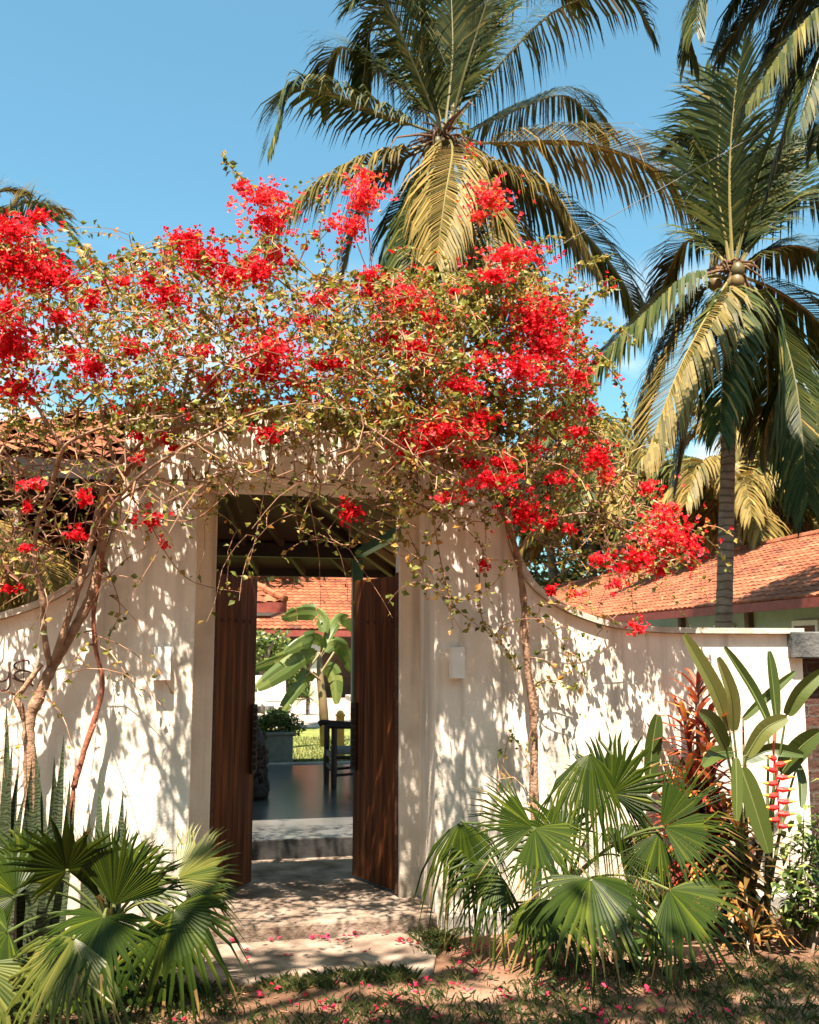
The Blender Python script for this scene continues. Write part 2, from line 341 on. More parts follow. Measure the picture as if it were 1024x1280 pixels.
b.prism([(-1.1, -.06), (-1.1, 3.0), (1.1, 3.0), (1.1, -.06), (.6, -.06), (.6, OH + .003), (-.6, OH + .003), (-.6, -.06)], 0.0, .13)
b.build('wall_body', WALL, gw, bevel=.008)
def coping(path):
    m = MB(); n = len(path); vs = []
    for i, (x, z) in enumerate(path):
        a = A(*path[max(i - 1, 0)]); c = A(*path[min(i + 1, n - 1)]); d = unit(c - a); nn = A(-d[1], d[0])
        if nn[1] < 0 or (abs(nn[1]) < .2 and nn[0] * x < 0): nn = -nn
        for off, y in ((.002, -.455), (.038, -.455), (.038, -.165), (.002, -.165)):
            q = A(x, z) + nn * off; vs.append((q[0], y, q[1]))
    fs = [(i * 4 + j, i * 4 + (j + 1) % 4, i * 4 + 4 + (j + 1) % 4, i * 4 + 4 + j) for i in range(n - 1) for j in range(4)]
    fs += [(0, 1, 2, 3), tuple((n - 1) * 4 + j for j in (3, 2, 1, 0))]
    m.add(vs, fs); return m
coping([p for p in rc if p[1] < 2.55]).build('coping', COPE, gw)
coping([p for p in lc if p[1] < 2.55]).build('coping', COPE, gw)
b = MB(); b.box((0, -.21, 3.14), (2.36, .46, .045)); b.build('top_slab', COPE, gw, bevel=.01)
b = MB(); b.box((2.02, -.45, .03), (2.5, .08, .16)); b.build('plinth', CONC, gw, bevel=.015)
b = MB(); b.box((-3.1, -.45, .03), (4.7, .08, .16)); b.build('plinth', CONC, gw, bevel=.015)
# doors, each leaf swung 70 degrees inwards
for s in (-1, 1):
    ang = R(59) if s < 0 else R(70); hx, hy = s * .592, .055
    dx, dy = -s * math.cos(ang), math.sin(ang); nx_, ny_ = (dy, -dx) if dy * -s + 0 > 0 else (-dy, dx)
    # outward (street side) normal of the leaf faces the camera
    nv = A(-dy, dx) if (-dy * 0 + dx * -1) > 0 else A(dy, -dx)
    if nv[1] > 0: nv = -nv
    def lp(u, w, z): return (hx + dx * u + nv[0] * w, hy + dy * u + nv[1] * w, z)
    leaf = MB(); W_ = .575; edges = [0, .145, .29, .43, W_]
    for k in range(4):
        u0, u1 = edges[k] + .0006, edges[k + 1] - .0006
        vs = [lp(u, w, z) for z in (.128, 2.16) for u, w in ((u0, -.045), (u1, -.045), (u1, 0), (u0, 0))]
        leaf.add(vs, [(3, 2, 1, 0), (4, 5, 6, 7), (0, 1, 5, 4), (1, 2, 6, 5), (2, 3, 7, 6), (3, 0, 4, 7)])
    d_ = leaf.build('door', WOOD, gw, bevel=.003)
    for k in range(5):
        st = MB(); c = lp(.08 + k * .1, 0, 1.86); st.tube([c, A(*c) + A(nv[0], nv[1], 0) * .008, A(*c) + A(nv[0], nv[1], 0) * .014], [.016, .014, .006], 10)
        st.build('stud', IRON, d_)
    cp = MB()
    vs = [lp(u, w, z) for z in (.84, 1.30) for u, w in ((.505, 0.001), (.57, 0.001), (.57, .022), (.505, .022))]
    cp.add(vs, [(3, 2, 1, 0), (4, 5, 6, 7), (0, 1, 5, 4), (1, 2, 6, 5), (2, 3, 7, 6), (3, 0, 4, 7)])
    for k in range(9):
        c = lp(.537, .02, .88 + k * .047); cp.blob(c, .022, .022, .02, 8, 6)
        c = lp(.574, .015, .86 + k * .05); cp.blob(c, .007, .007, .02, 6, 5)
    cp.build('carved_closing_post', DWOOD, d_)
    hb = MB(); hb.tube([(hx, hy - .01, .12), (hx, hy - .01, 2.18)], .014, 8); hb.build('hinge_rod', IRON, d_)
# lamps
for (x0, x1, lab) in ((-.958, -.861, 'small white box lamp on the wall between the twisted vine trunk and the doorway'),
                      (.822, .905, 'small white box lamp on the wall between the doorway and the single brown vine trunk')):
    lt = thing('wall_lamp', ((x0 + x1) / 2, -.42, 1.58), lab, 'wall lamp', 'box lamps beside the gateway')
    m = MB(); xc = (x0 + x1) / 2; w = x1 - x0
    m.box((xc, -.487, 1.588), (w, .006, .19)); m.box((x0 + .003, -.455, 1.588), (.006, .058, .19)); m.box((x1 - .003, -.455, 1.588), (.006, .058, .19))
    m.build('lamp_housing', LAMPP, lt)
    m = MB(); m.box((xc, -.4165, 1.588), (w - .01, .012, .16)); m.build('back_plate', LAMPP, lt)
    m = MB(); m.lathe((xc, -.452, 1.55), [(.012, -.02), (.022, 0), (.022, .05), (.01, .07)], 12); m.build('bulb', WHITE, lt)
# lettering of bent rod
def catmull(pts, n=6):
    pts = [A(*p) for p in pts]; out = []
    for i in range(len(pts) - 1):
        p0 = pts[max(i - 1, 0)]; p1 = pts[i]; p2 = pts[i + 1]; p3 = pts[min(i + 2, len(pts) - 1)]
        for k in range(n):
            t = k / n; out.append(.5 * ((2 * p1) + (p2 - p0) * t + (2 * p0 - 5 * p1 + 4 * p2 - p3) * t * t + (3 * p1 - p0 - 3 * p2 + p3) * t ** 3))
    return out + [pts[-1]]
lt = thing('wall_lettering', at(20, 850, -.45), 'rusty bent iron letters y and S mounted on the white wall', 'lettering')
def letter(strokes, r_):
    m = MB()
    for s_ in strokes: m.tube([at(x, y, -.452) for x, y in catmull(s_, 5)], r_, 7)
    return m
letter([[(-10, 838), (-9, 848), (-3, 851), (4, 851.5), (9, 848), (12, 840), (12, 829)], [(12, 832), (12.3, 848), (12, 858), (8, 863), (3, 863), (-1, 859), (-1.5, 852)]], .0058).build('letter', IRON, lt)
letter([[(36.5, 831), (35.5, 826), (31.5, 825.5), (23.5, 827), (18.5, 830.5), (18.5, 834), (23.5, 837), (30.5, 838.5), (37.5, 840), (41.5, 844), (39.5, 848.5), (33.5, 851.5), (26.5, 851.5), (19.5, 849), (15.5, 847)],
        [(27.5, 838), (20.5, 840), (18.0, 843.5), (21.5, 849), (30.5, 852.5), (38.5, 855), (41.5, 858)]], .0056).build('letter', IRON, lt)
m = MB(); m.tube([at(29.5, 826, -.447), at(29.5, 866, -.447)], .0022, 6); m.build('support_rod', IRON, lt)
# brick pier at the end of the wall
bp = thing('brick_pier', (3.75, -.3, 0), 'shade-darkened red brick pier under a grey concrete cap ending the white wall', 'pier')
b = MB(); b.box((3.8, -.12, .80), (.98, .5, 1.63)); b.build('brickwork', BRICK, bp)
b = MB(); b.box((3.76, -.17, 1.70), (1.14, .62, .178)); b.build('concrete_cap', mat('shaded_cap', [(0, (.06, .062, .06)), (1, (.16, .155, .145))], .9, 6, 1, .4, 40, tint=False, spec=.1), bp, bevel=.01)  # cap colour darkened for the shade the pier stands in

# ------------------------------------------------------------------ tiled roofs
def tile_roof(mb, p0, along, slope, ncol, nrow, wave=.03, stepz=.022, m=0, jit=0):
    p0, along, slope = A(*p0), A(*along), A(*slope); nrm = unit(np.cross(along, slope))
    if nrm[2] < 0: nrm = -nrm
    sub = 3
    for r_ in range(nrow):
        off = .5 * (r_ % 2)
        for c in range(ncol):
            vs = []; jl = random.gauss(0, jit); js = random.gauss(0, jit * 1.5) / max(1e-6, np.linalg.norm(slope))
            for k in range(sub + 1):
                u = (c + k / sub) / ncol; h = wave * math.sin(math.pi * k / sub)
                a = p0 + along * u + slope * (r_ / nrow + js) + nrm * (h + stepz + jl); d = p0 + along * u + slope * ((r_ + 1.06) / nrow) + nrm * h
                vs += [a, d]
            o = [(2 * k, 2 * k + 2, 2 * k + 3, 2 * k + 1) for k in range(sub)]
            vs += [p0 + along * (c / ncol) + slope * (r_ / nrow), p0 + along * ((c + 1) / ncol) + slope * (r_ / nrow)]
            o.append((8, 9, 6, 4, 2, 0))
            mb.add(vs, o, m)
def hip_tiles(mb, a, d, ap, ncol, nrow, wave, stepz, jit):
    a, d, ap = A(*a), A(*d), A(*ap); along = d - a; sl = ap - (a + d) / 2; nrm = unit(np.cross(along, sl))
    if nrm[2] < 0: nrm = -nrm
    for r_ in range(nrow):
        for c in range(ncol):
            t = r_ / nrow; u0 = (c + .25 * (r_ % 2)) / ncol; u1 = u0 + 1 / ncol
            if u0 < t / 2 - .4 / ncol or u1 > 1 - t / 2 + .4 / ncol: continue
            vs = []; jl = random.gauss(0, jit); js = random.gauss(0, jit * 1.5) / np.linalg.norm(sl)
            for k in range(4):
                u = u0 + (u1 - u0) * k / 3; h = wave * math.sin(math.pi * k / 3)
                vs += [a + along * u + sl * (t + js) + nrm * (h + stepz + jl), a + along * u + sl * (t + 1.08 / nrow) + nrm * (h + .004)]
            mb.add(vs, [(0, 2, 3, 1), (2, 4, 5, 3), (4, 6, 7, 5)])
def ridge(mb, p, q, r_=.1, seg=.35):
    p, q = A(*p), A(*q); n = max(2, int(np.linalg.norm(q - p) / seg))
    for i in range(n):
        mb.tube([p + (q - p) * i / n, p + (q - p) * (i + 1.1) / n], [r_, r_ * .86], 8)
# long house on the right beyond the wall
h = thing('long_house', (11, 20, 0), 'long low house with an orange tiled roof standing behind the garden wall', 'house')
e0, e1 = A(9.5, 4, 2.60), A(11.7, 48, 2.60); dv = e1 - e0
sv = A(4.75, 0, 2.0)
m = MB(); tile_roof(m, e0, dv, sv, 180, 19, .03, .02, jit=.004); m.build('roof', TILE, h)
m = MB(); ridge(m, e0 + sv + A(0, 0, .03), e1 + sv + A(0, 0, .03), .11); m.build('ridge_tiles', TILE, h)
m = MB(); m.add([e0 + sv, e1 + sv, e1 + sv * A(2, 2, 0), e0 + sv * A(2, 2, 0)], [(0, 1, 2, 3)]); m.build('rear_roof', TILE, h)
m = MB(); m.beam(e0 - A(.02, 0, .1), e1 - A(.02, 0, .1), .05, .17); m.build('fascia', REDW, h)
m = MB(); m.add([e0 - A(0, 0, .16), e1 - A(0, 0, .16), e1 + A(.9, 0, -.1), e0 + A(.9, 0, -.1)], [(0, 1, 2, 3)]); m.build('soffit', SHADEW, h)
w0, w1 = e0 + A(.9, 0, 0), e1 + A(.9, 0, 0)
m = MB(); m.beam((w0[0] + .1, w0[1], 1.3), (w1[0] + .1, w1[1], 1.3), .2, 2.55); m.build('wall', PALEG, h)
for k, yy in enumerate((9.2, 12.4, 15.6, 18.8, 22, 25.2, 29, 33)):
    xx = w0[0] + dv[0] * (yy - 4) / dv[1]
    m = MB(); m.box((xx - .05, yy, 1.3), (.16, .16, 2.5)); m.build('post', SHADEW, h)
    f_ = MB(); f_.box((xx - .015, yy + 1.1, 1.6), (.05, .8, 1.3)); fo = f_.build('window', WHITE, h)
    f_ = MB(); f_.box((xx - .04, yy + 1.1, 1.6), (.03, .62, 1.1)); f_.build('pane', GLASS, fo)
# house across the courtyard
h = thing('courtyard_house', (3, 28, 0), 'low house across the courtyard with a red fascia seen through the doorway', 'house')
m = MB(); tile_roof(m, (-4, 26.4, 2.40), (12.4, 0, 0), (0, 4.3, 1.95), 58, 17, .032, .025); m.build('roof', TILE, h)
m = MB(); ridge(m, (-4, 30.7, 4.36), (8.4, 30.7, 4.36), .12); m.build('ridge_tiles', TILE, h)
m = MB(); m.add([(-4, 30.7, 4.33), (8.4, 30.7, 4.33), (8.4, 35, 2.4), (-4, 35, 2.4)], [(0, 1, 2, 3)]); m.build('rear_roof', TILE, h)
m = MB(); m.box((2.2, 26.37, 2.27), (12.4, .06, .2)); m.build('fascia', REDW, h)
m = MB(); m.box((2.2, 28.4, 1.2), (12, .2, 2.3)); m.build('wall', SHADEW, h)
for x in (-1.5, 1.0, 3.55, 5.6, 7.6):
    m = MB(); m.box((x, 26.9, 1.17), (.3, .3, 2.05)); m.build('column', HWALL, h)
for x in (-.3, 2.4, 6.5):
    m = MB(); m.box((x, 28.28, 1.25), (.9, .06, 1.9)); d_ = m.build('window', WHITE, h)
    m = MB(); m.box((x, 28.24, 1.25), (.7, .04, 1.7)); m.build('pane', GLASS, d_)
# pavilion roof corner poking in from the left
pc = at(357, 753, 13.0); pz = pc[2]
h = thing('pavilion', (pc[0] - 1.6, 14.4, 0), 'small tiled pavilion whose roof corner shows past the left door leaf', 'pavilion')
c0 = A(pc[0], 13.0, pz); S_ = 3.2
cs = [c0, c0 + A(0, S_, 0), c0 + A(-S_, S_, 0), c0 + A(-S_, 0, 0)]; ap = c0 + A(-S_ / 2, S_ / 2, .95)
m = MB()
for i in range(4):
    a, d = cs[i], cs[(i + 1) % 4]
    hip_tiles(m, a, d, ap, 16, 9, .03, .02, .006)
m.build('roof', TILE, h)
m = MB(); ridge(m, c0 + A(0, 0, .05), ap + A(0, 0, .05), .08, .25); ridge(m, cs[3] + A(0, 0, .05), ap + A(0, 0, .05), .08, .25); m.build('hip_tiles', TILE, h)
m = MB()
for i in range(4): m.beam(cs[i] - A(0, 0, .10), cs[(i + 1) % 4] - A(0, 0, .10), .05, .20)
m.build('fascia', REDW, h)
m = MB(); m.add([c - A(0, 0, .15) for c in cs], [(3, 2, 1, 0)]); m.build('ceiling', BOARD, h)
for ix, iy in ((-.8, .35), (-.8, S_ - .35), (-S_ + .35, .35), (-S_ + .35, S_ - .35)):
    m = MB(); m.box((c0[0] + ix, 13 + iy, (pz - .17 + .1) / 2), (.14, .14, pz - .2)); m.build('post', SHADEW, h)
# house behind the left wing wall
h = thing('neighbour_house', (-4, 6.5, 0), 'shaded house with an old tiled roof behind the vines left of the gateway', 'house')
m = MB(); tile_roof(m, (-9, 4.6, 2.78), (7.6, 0, 0), (0, 3.0, 1.75), 30, 8, .085, .004, jit=.012); m.build('roof', TILE, h)
m = MB(); m.add([(-9, 7.6, 4.53), (-1.4, 7.6, 4.53), (-1.4, 11, 2.9), (-9, 11, 2.9)], [(0, 1, 2, 3)]); m.build('rear_roof', TILE, h)
m = MB(); m.box((-5.2, 4.57, 2.70), (7.6, .05, .07)); m.build('fascia', DWOOD, h)
m = MB(); m.add([(-9, 4.62, 2.63), (-1.4, 4.62, 2.63), (-1.4, 6.4, 2.7), (-9, 6.4, 2.7)], [(0, 1, 2, 3)]); m.build('soffit', BOARD, h)
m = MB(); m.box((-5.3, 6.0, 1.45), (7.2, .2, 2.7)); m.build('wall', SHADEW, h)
m = MB(); m.box((-2.2, 5.88, 1.2), (.9, .06, 2.0)); m.build('door', DWOOD, h)

# ------------------------------------------------------------------ porch behind the gate
pr = thing('porch', (-.7, 4, .25), 'open porch on green posts with a dark timber ceiling just inside the gateway', 'porch')
PX0, PX1, PY0, PY1, PZ = -2.9, 1.36, 1.75, 6.05, 2.92
for x, y in ((PX1, PY1), (PX1, PY0), (PX0, PY1), (PX0, PY0)):
    m = MB(); m.box((x, y, .25 + (PZ - .35) / 2), (.13, .13, PZ - .36)); m.build('post', GREENP, pr, bevel=.006)
for (p, q) in (((PX0, PY1, PZ), (PX1 + .06, PY1, PZ)), ((PX0, PY0, PZ + .12), (PX1 + .06, PY0, PZ + .12))):
    m = MB(); m.beam(p, q, .12, .17); m.build('plate_beam', DWOOD, pr)
for x in (PX0, PX1):
    m = MB(); m.beam((x, PY0 + .07, PZ - .03), (x, PY1 - .07, PZ - .03), .1, .1); m.build('plate_beam', GREENP, pr)
ex = .62; ez = PZ - .28 + .1; cx, cy = (PX0 + PX1) / 2, (PY0 + PY1) / 2
E4 = [A(PX1 + ex, PY1 + ex, ez), A(PX0 - ex, PY1 + ex, ez), A(PX0 - ex, PY0 - .5, PZ + .12), A(PX1 + ex, PY0 - .5, PZ + .12)]; AP = A(cx, cy, PZ + 1.15)
m = MB()
for i in range(4): m.add([E4[i], E4[(i + 1) % 4], AP], [(0, 1, 2)])
m.build('ceiling', BOARD, pr)
m = MB()
for i in range(4):
    a, d = E4[i] + A(0, 0, .07), E4[(i + 1) % 4] + A(0, 0, .07); ap2 = AP + A(0, 0, .07)
    m.add([a - A(0, 0, .03), d - A(0, 0, .03), ap2 - A(0, 0, .03)], [(0, 1, 2)]); hip_tiles(m, a, d, ap2, int(np.linalg.norm(d - a) / .21), 14, .038, .022, .01)
m.build('roof', TILE, pr)
m = MB()
for i in range(4): m.beam(E4[i] - A(0, 0, .03), E4[(i + 1) % 4] - A(0, 0, .03), .03, .14)
m.build('fascia', DWOOD, pr)
for i in range(4):
    a, d = E4[i], E4[(i + 1) % 4]
    for k in range(1, 9):
        t = k / 9; e = a + (d - a) * t; top = e + (AP - e) * .93 if abs(t - .5) < .01 else e + (AP - e) * (.9 - abs(t - .5) * 1.55)
        m = MB(); m.beam(e - A(0, 0, .05), top - A(0, 0, .05), .05, .09); m.build('rafter', CREAMB if i in (3,) else BOARD, pr)
    m = MB(); m.beam(a - A(0, 0, .05), AP - A(0, 0, .05), .07, .12); m.build('hip_rafter', BOARD, pr)
# armchair on the porch
ch = thing('armchair', (1.0, 4.25, .25), 'dark wooden armchair with a grey seat on the polished porch floor', 'armchair')
def chp(x, y, z): return (1.02 + x, 4.3 + y, .25 + z)
m = MB(); m.box(chp(.05, 0, .37), (.52, .5, .05)); m.build('seat', GSEAT, ch, bevel=.015)
for x, y in ((-.24, -.27), (-.24, .27)):
    m = MB(); m.tube([chp(x, y, 0), chp(x, y, .2), chp(x, y, .34), chp(x, y, .62)], [.03, .036, .03, .032], 8); m.build('leg', DWOOD, ch)
    m = MB(); m.tube([chp(x - .09, y, .625), chp(x - .05, y, .645), chp(x + .2, y, .63), chp(x + .55, y, .6)], [.035, .03, .022, .025], 8); m.build('armrest', DWOOD, ch)
for y in (-.27, .27):
    m = MB(); m.tube([chp(.33, y, 0), chp(.3, y, .35), chp(.42, y, .95)], [.022, .026, .02], 8); m.build('rear_leg', DWOOD, ch)
    m = MB(); m.tube([chp(-.24, y, .14), chp(.31, y, .17)], .014, 8); m.tube([chp(-.24, y, .32), chp(.31, y, .32)], .02, 8); m.build('stretcher', DWOOD, ch)
m = MB(); m.beam(chp(-.24, -.27, .2), chp(-.24, .27, .2), .02, .04); m.beam(chp(-.24, -.27, .33), chp(-.24, .27, .33), .03, .06); m.build('stretcher', DWOOD, ch)
m = MB()
for k in range(5): m.tube([chp(.3, -.2 + k * .1, .4), chp(.41, -.2 + k * .1, .93)], .012, 6)
m.beam(chp(.42, -.28, .93), chp(.42, .28, .93), .03, .08); m.build('backrest', DWOOD, ch)
# knobbly carved stump
sp = at(314, 998, Z=.25)
st = thing('carved_stump', sp, 'dark knobbly carved wooden stump beside the left door leaf on the porch', 'carving')
m = MB(); m.lathe(sp, [(.15, 0), (.17, .05), (.13, .2), (.15, .4), (.12, .58), (.06, .68)], 14); m.build('core', DWOOD, st, smooth=True)
m = MB()
for k in range(170):
    z = random.uniform(.03, .6); th = random.uniform(0, 6.28); r_ = .14 - .05 * z
    m.blob((sp[0] + r_ * math.cos(th), sp[1] + r_ * math.sin(th), sp[2] + z), *[random.uniform(.03, .048)] * 3, 7, 5, .15)
m.build('carved_knob_relief', DWOOD, st)

# ------------------------------------------------------------------ leaf builders
def strap(mb, pts, w, m=0, t=None, fold=.25, prof=None, up=None):
    """a folded leaf blade along pts with half-width profile"""
    pts = [A(*p) for p in pts]; k = len(pts); vs = []
    for i in range(k):
        d = unit(pts[min(i + 1, k - 1)] - pts[max(i - 1, 0)]); u_ = UP if up is None else up
        s = np.cross(d, u_); s = unit(s) if np.linalg.norm(s) > .05 else A(1, 0, 0)
        nn = np.cross(s, d); x = i / (k - 1)
        hw = w * (prof(x) if prof else math.sin(math.pi * min(.97, .12 + .88 * x)) ** .7)
        vs += [pts[i] - s * hw + nn * hw * fold, pts[i], pts[i] + s * hw + nn * hw * fold]
    fs = []
    for i in range(k - 1):
        a = 3 * i; fs += [(a, a + 1, a + 4, a + 3), (a + 1, a + 2, a + 5, a + 4)]
    mb.add(vs, fs, m, t)
def bez(p0, p1, p2, n):
    p0, p1, p2 = A(*p0), A(*p1), A(*p2); return [(1 - t) ** 2 * p0 + 2 * t * (1 - t) * p1 + t * t * p2 for t in np.linspace(0, 1, n)]

def coco_frond(pts, L=.75, n=64, droop=.5, w=.022, old=0, sweep=.6, rr=.03, ragged=.12, tint0=.0, lift=.0):
    """pinnate frond along a rachis through pts: rachis tube + hanging leaflets"""
    path = catmull(pts, 8); P_ = np.array(path); seg = np.linalg.norm(np.diff(P_, axis=0), axis=1); cum = np.concatenate([[0], np.cumsum(seg)]); tot = cum[-1]
    def pos(s): return np.array([np.interp(s * tot, cum, P_[:, k]) for k in range(3)])
    L *= 1.8; n = int(n * 1.6); w *= 1.22
    mb = MB()
    ts = np.linspace(0, 1, 12); mb.tube([pos(t) for t in ts], [rr * (1 - .85 * t) for t in ts], 5, m=1)
    for i in range(n):
        for sd in (-1, 1):
            if random.random() < ragged * .5: continue
            t = .1 + .9 * (i + random.uniform(-.3, .3)) / n; t = min(max(t, .05), 1)
            p = pos(t); T = unit(pos(min(t + .02, 1)) - pos(max(t - .02, 0)))
            S = np.cross(T, UP); S = unit(S) if np.linalg.norm(S) > .1 else _r.copy()
            N = np.cross(S, T)
            prof = (.45 + .55 * min(1, (t - .02) / .25)) * (1 - .62 * max(0, (t - .45) / .55) ** 1.4)
            l_ = L * prof * random.uniform(1 - ragged * 2, 1.06)
            sw = sweep + .5 * t + random.uniform(-.08, .08)
            D = unit(S * sd * math.cos(sw) + T * math.sin(sw) + N * (.22 + lift))
            g1 = droop * random.uniform(.6, 1.7)
            D2 = unit(D + A(0, 0, -g1)); D3 = unit(D2 + A(0, 0, -g1 * 1.3))
            q1 = p + D * l_ * .3; q2 = q1 + D2 * l_ * .38; q3 = q2 + D3 * l_ * .32
            W0 = unit(np.cross(D, N + .35 * sd * S + A(0, 0, .01)))
            ww = w * random.uniform(.8, 1.15)
            tn = min(1, max(0, random.gauss(.42 + tint0, .2)))
            mb.add([p - W0 * ww * .5, p + W0 * ww * .5, q1 - W0 * ww, q1 + W0 * ww, q2 - W0 * ww * .8, q2 + W0 * ww * .8, q3],
                   [(0, 1, 3, 2), (2, 3, 5, 4), (4, 5, 6)], 0, tn)
    return mb
def palm_thing(name, label, base, crown, fronds, r0=.17, r1=.11, group=None, nuts=8, bend=0, shag=1.):
    t = thing(name, base, label, 'palm tree', group)
    base, crown = A(*base), A(*crown)
    k = 26; pts = []
    for i in range(k):
        x = i / (k - 1); pts.append(base + (crown - base) * x + A(bend, 0, 0) * math.sin(math.pi * x))
    m = MB(); seg = []; rad = []
    for i in range(k * 3):
        x = i / (k * 3 - 1); j = x * (k - 1); a = int(min(j, k - 2)); seg.append(pts[a] + (pts[a + 1] - pts[a]) * (j - a))
        rad.append((r0 + (r1 - r0) * x + .1 * max(0, .06 - x) * 4) * (1.0 + .05 * (i % 3 == 0)))
    m.tube(seg, rad, 12); m.build('trunk', PTRUNK, t)
    m = MB()
    for i in range(int(34 * shag ** 2)):   # dry fibre, old stalks and spathes round the crown
        th = random.uniform(0, 6.28); e = random.uniform(-.9, .9)
        d = A(math.cos(th) * math.cos(e), math.sin(th) * math.cos(e), math.sin(e)); l_ = random.uniform(.15, .62) * shag * (.7 if e > .4 else 1)
        w_ = A(random.gauss(0, .3), random.gauss(0, .3), 0) * l_
        m.tube([crown + d * .06, crown + d * l_ * .45 + w_ * .3, crown + d * l_ * .75 + w_ + A(0, 0, -.2 * l_), crown + d * l_ * .85 + w_ * 1.4 + A(0, 0, -.55 * l_)], [.045, .026, .016, .004], 5)
    m.build('crown_fibre', FIBER, t)
    if nuts:
        for i in range(nuts):
            th = random.uniform(0, 6.28); m = MB(); c = crown + A(math.cos(th) * .28, math.sin(th) * .28, random.uniform(-.45, -.15))
            m.blob(c, .11, .11, .14, 10, 8); m.build('coconut', NUT, t, smooth=True)
    for spec in fronds:
        pts, kw = spec; old = kw.pop('old', 0)
        fm = coco_frond(pts, **kw); fm.build('frond', [COCOY if old else COCO, RACH], t)
    return t

# main palm behind the gateway
Y0 = 10.9
def F(lst, dy, **kw):  # photo sightings, each pushed dy metres further along the frond
    n = len(lst); return ([at(x, y, YB + dy * (i / (n - 1))) for i, (x, y) in enumerate(lst)], kw)
YB = Y0; CR = at(553, 172, Y0)
fr = [F([(553, 165), (515, 75), (478, -5), (445, 5)], -.6, droop=.55, L=.95),
      F([(553, 165), (510, 40), (468, 20), (452, 120)], .7, droop=.6, L=.85),
      F([(556, 160), (566, 60), (560, -70)], .8, droop=.35, L=.9),
      F([(562, 160), (590, 60), (630, -60)], -.3, droop=.35, L=.9),
      F([(560, 160), (580, 70), (595, -40)], 1.4, droop=.35, L=.8),
      F([(565, 158), (630, 75), (700, 10), (775, -10), (810, 30)], -.6, droop=.75, L=1.1, n=78),
      F([(570, 180), (640, 178), (730, 178), (820, 210), (885, 270), (900, 320)], -1.2, old=1, droop=.9, L=1.15, n=90),
      F([(575, 190), (650, 230), (715, 275), (775, 345), (800, 405)], .8, droop=1.0, L=.95, n=70),
      F([(560, 170), (566, 190), (556, 250), (545, 330)], -2.0, old=1, droop=.8, L=.9, n=60, tint0=.1),
      F([(540, 165), (470, 140), (410, 115), (365, 115), (338, 185)], -.8, droop=.7, L=.75, n=64),
      F([(535, 180), (470, 200), (400, 235), (340, 290), (300, 345)], -.8, old=1, droop=.9, L=.85, n=66),
      F([(535, 185), (495, 205), (455, 250), (428, 340)], .4, droop=.9, L=.75, old=1),
      F([(540, 190), (515, 240), (495, 300), (482, 370)], -.4, droop=.8, L=.5, n=50),
      F([(560, 190), (595, 240), (640, 310), (668, 390)], -1.0, old=1, droop=.9, L=.8, n=60),
      F([(550, 190), (545, 240), (535, 300), (520, 380)], .9, droop=.7, L=.8, n=56),
      F([(565, 190), (600, 230), (610, 300), (600, 400)], -1.4, old=1, droop=.8, L=.75, n=50),
      F([(555, 165), (530, 110), (495, 60), (465, 80)], 1.8, droop=.6, L=.8),
      F([(550, 160), (480, 90), (420, 60), (400, 130)], 2.2, droop=.7, L=.8),
      F([(553, 160), (530, 60), (520, -30), (510, -90)], .2, droop=.4, L=.95),
      F([(565, 160), (610, 40), (680, -30), (720, 0)], 1.5, droop=.6, L=.95),
      F([(572, 172), (640, 140), (710, 120), (760, 170)], 2.0, droop=.8, L=.8),
      F([(572, 185), (630, 215), (680, 240), (740, 330)], -1.0, droop=.9, L=.8, old=1),
      F([(560, 190), (572, 250), (575, 330), (560, 430)], -.9, old=1, droop=.8, L=.8, n=60),
      F([(545, 190), (525, 250), (515, 330), (530, 430)], -1.2, droop=.8, L=.75, n=60),
      F([(565, 190), (620, 250), (650, 330), (640, 430)], .6, old=1, droop=.9, L=.8, n=60),
      F([(550, 190), (500, 260), (505, 340), (480, 420)], .8, droop=.8, L=.7, n=56)]
palm_thing('coconut_palm', 'tall coconut palm rising directly behind the gateway with a yellowing crown and dry fronds', (CR[0] + .1, Y0, .15), CR, fr, .18, .13, 'coconut palms', 9, .25, 1.7)
YB = 7.3; CR = at(916, 335, YB)
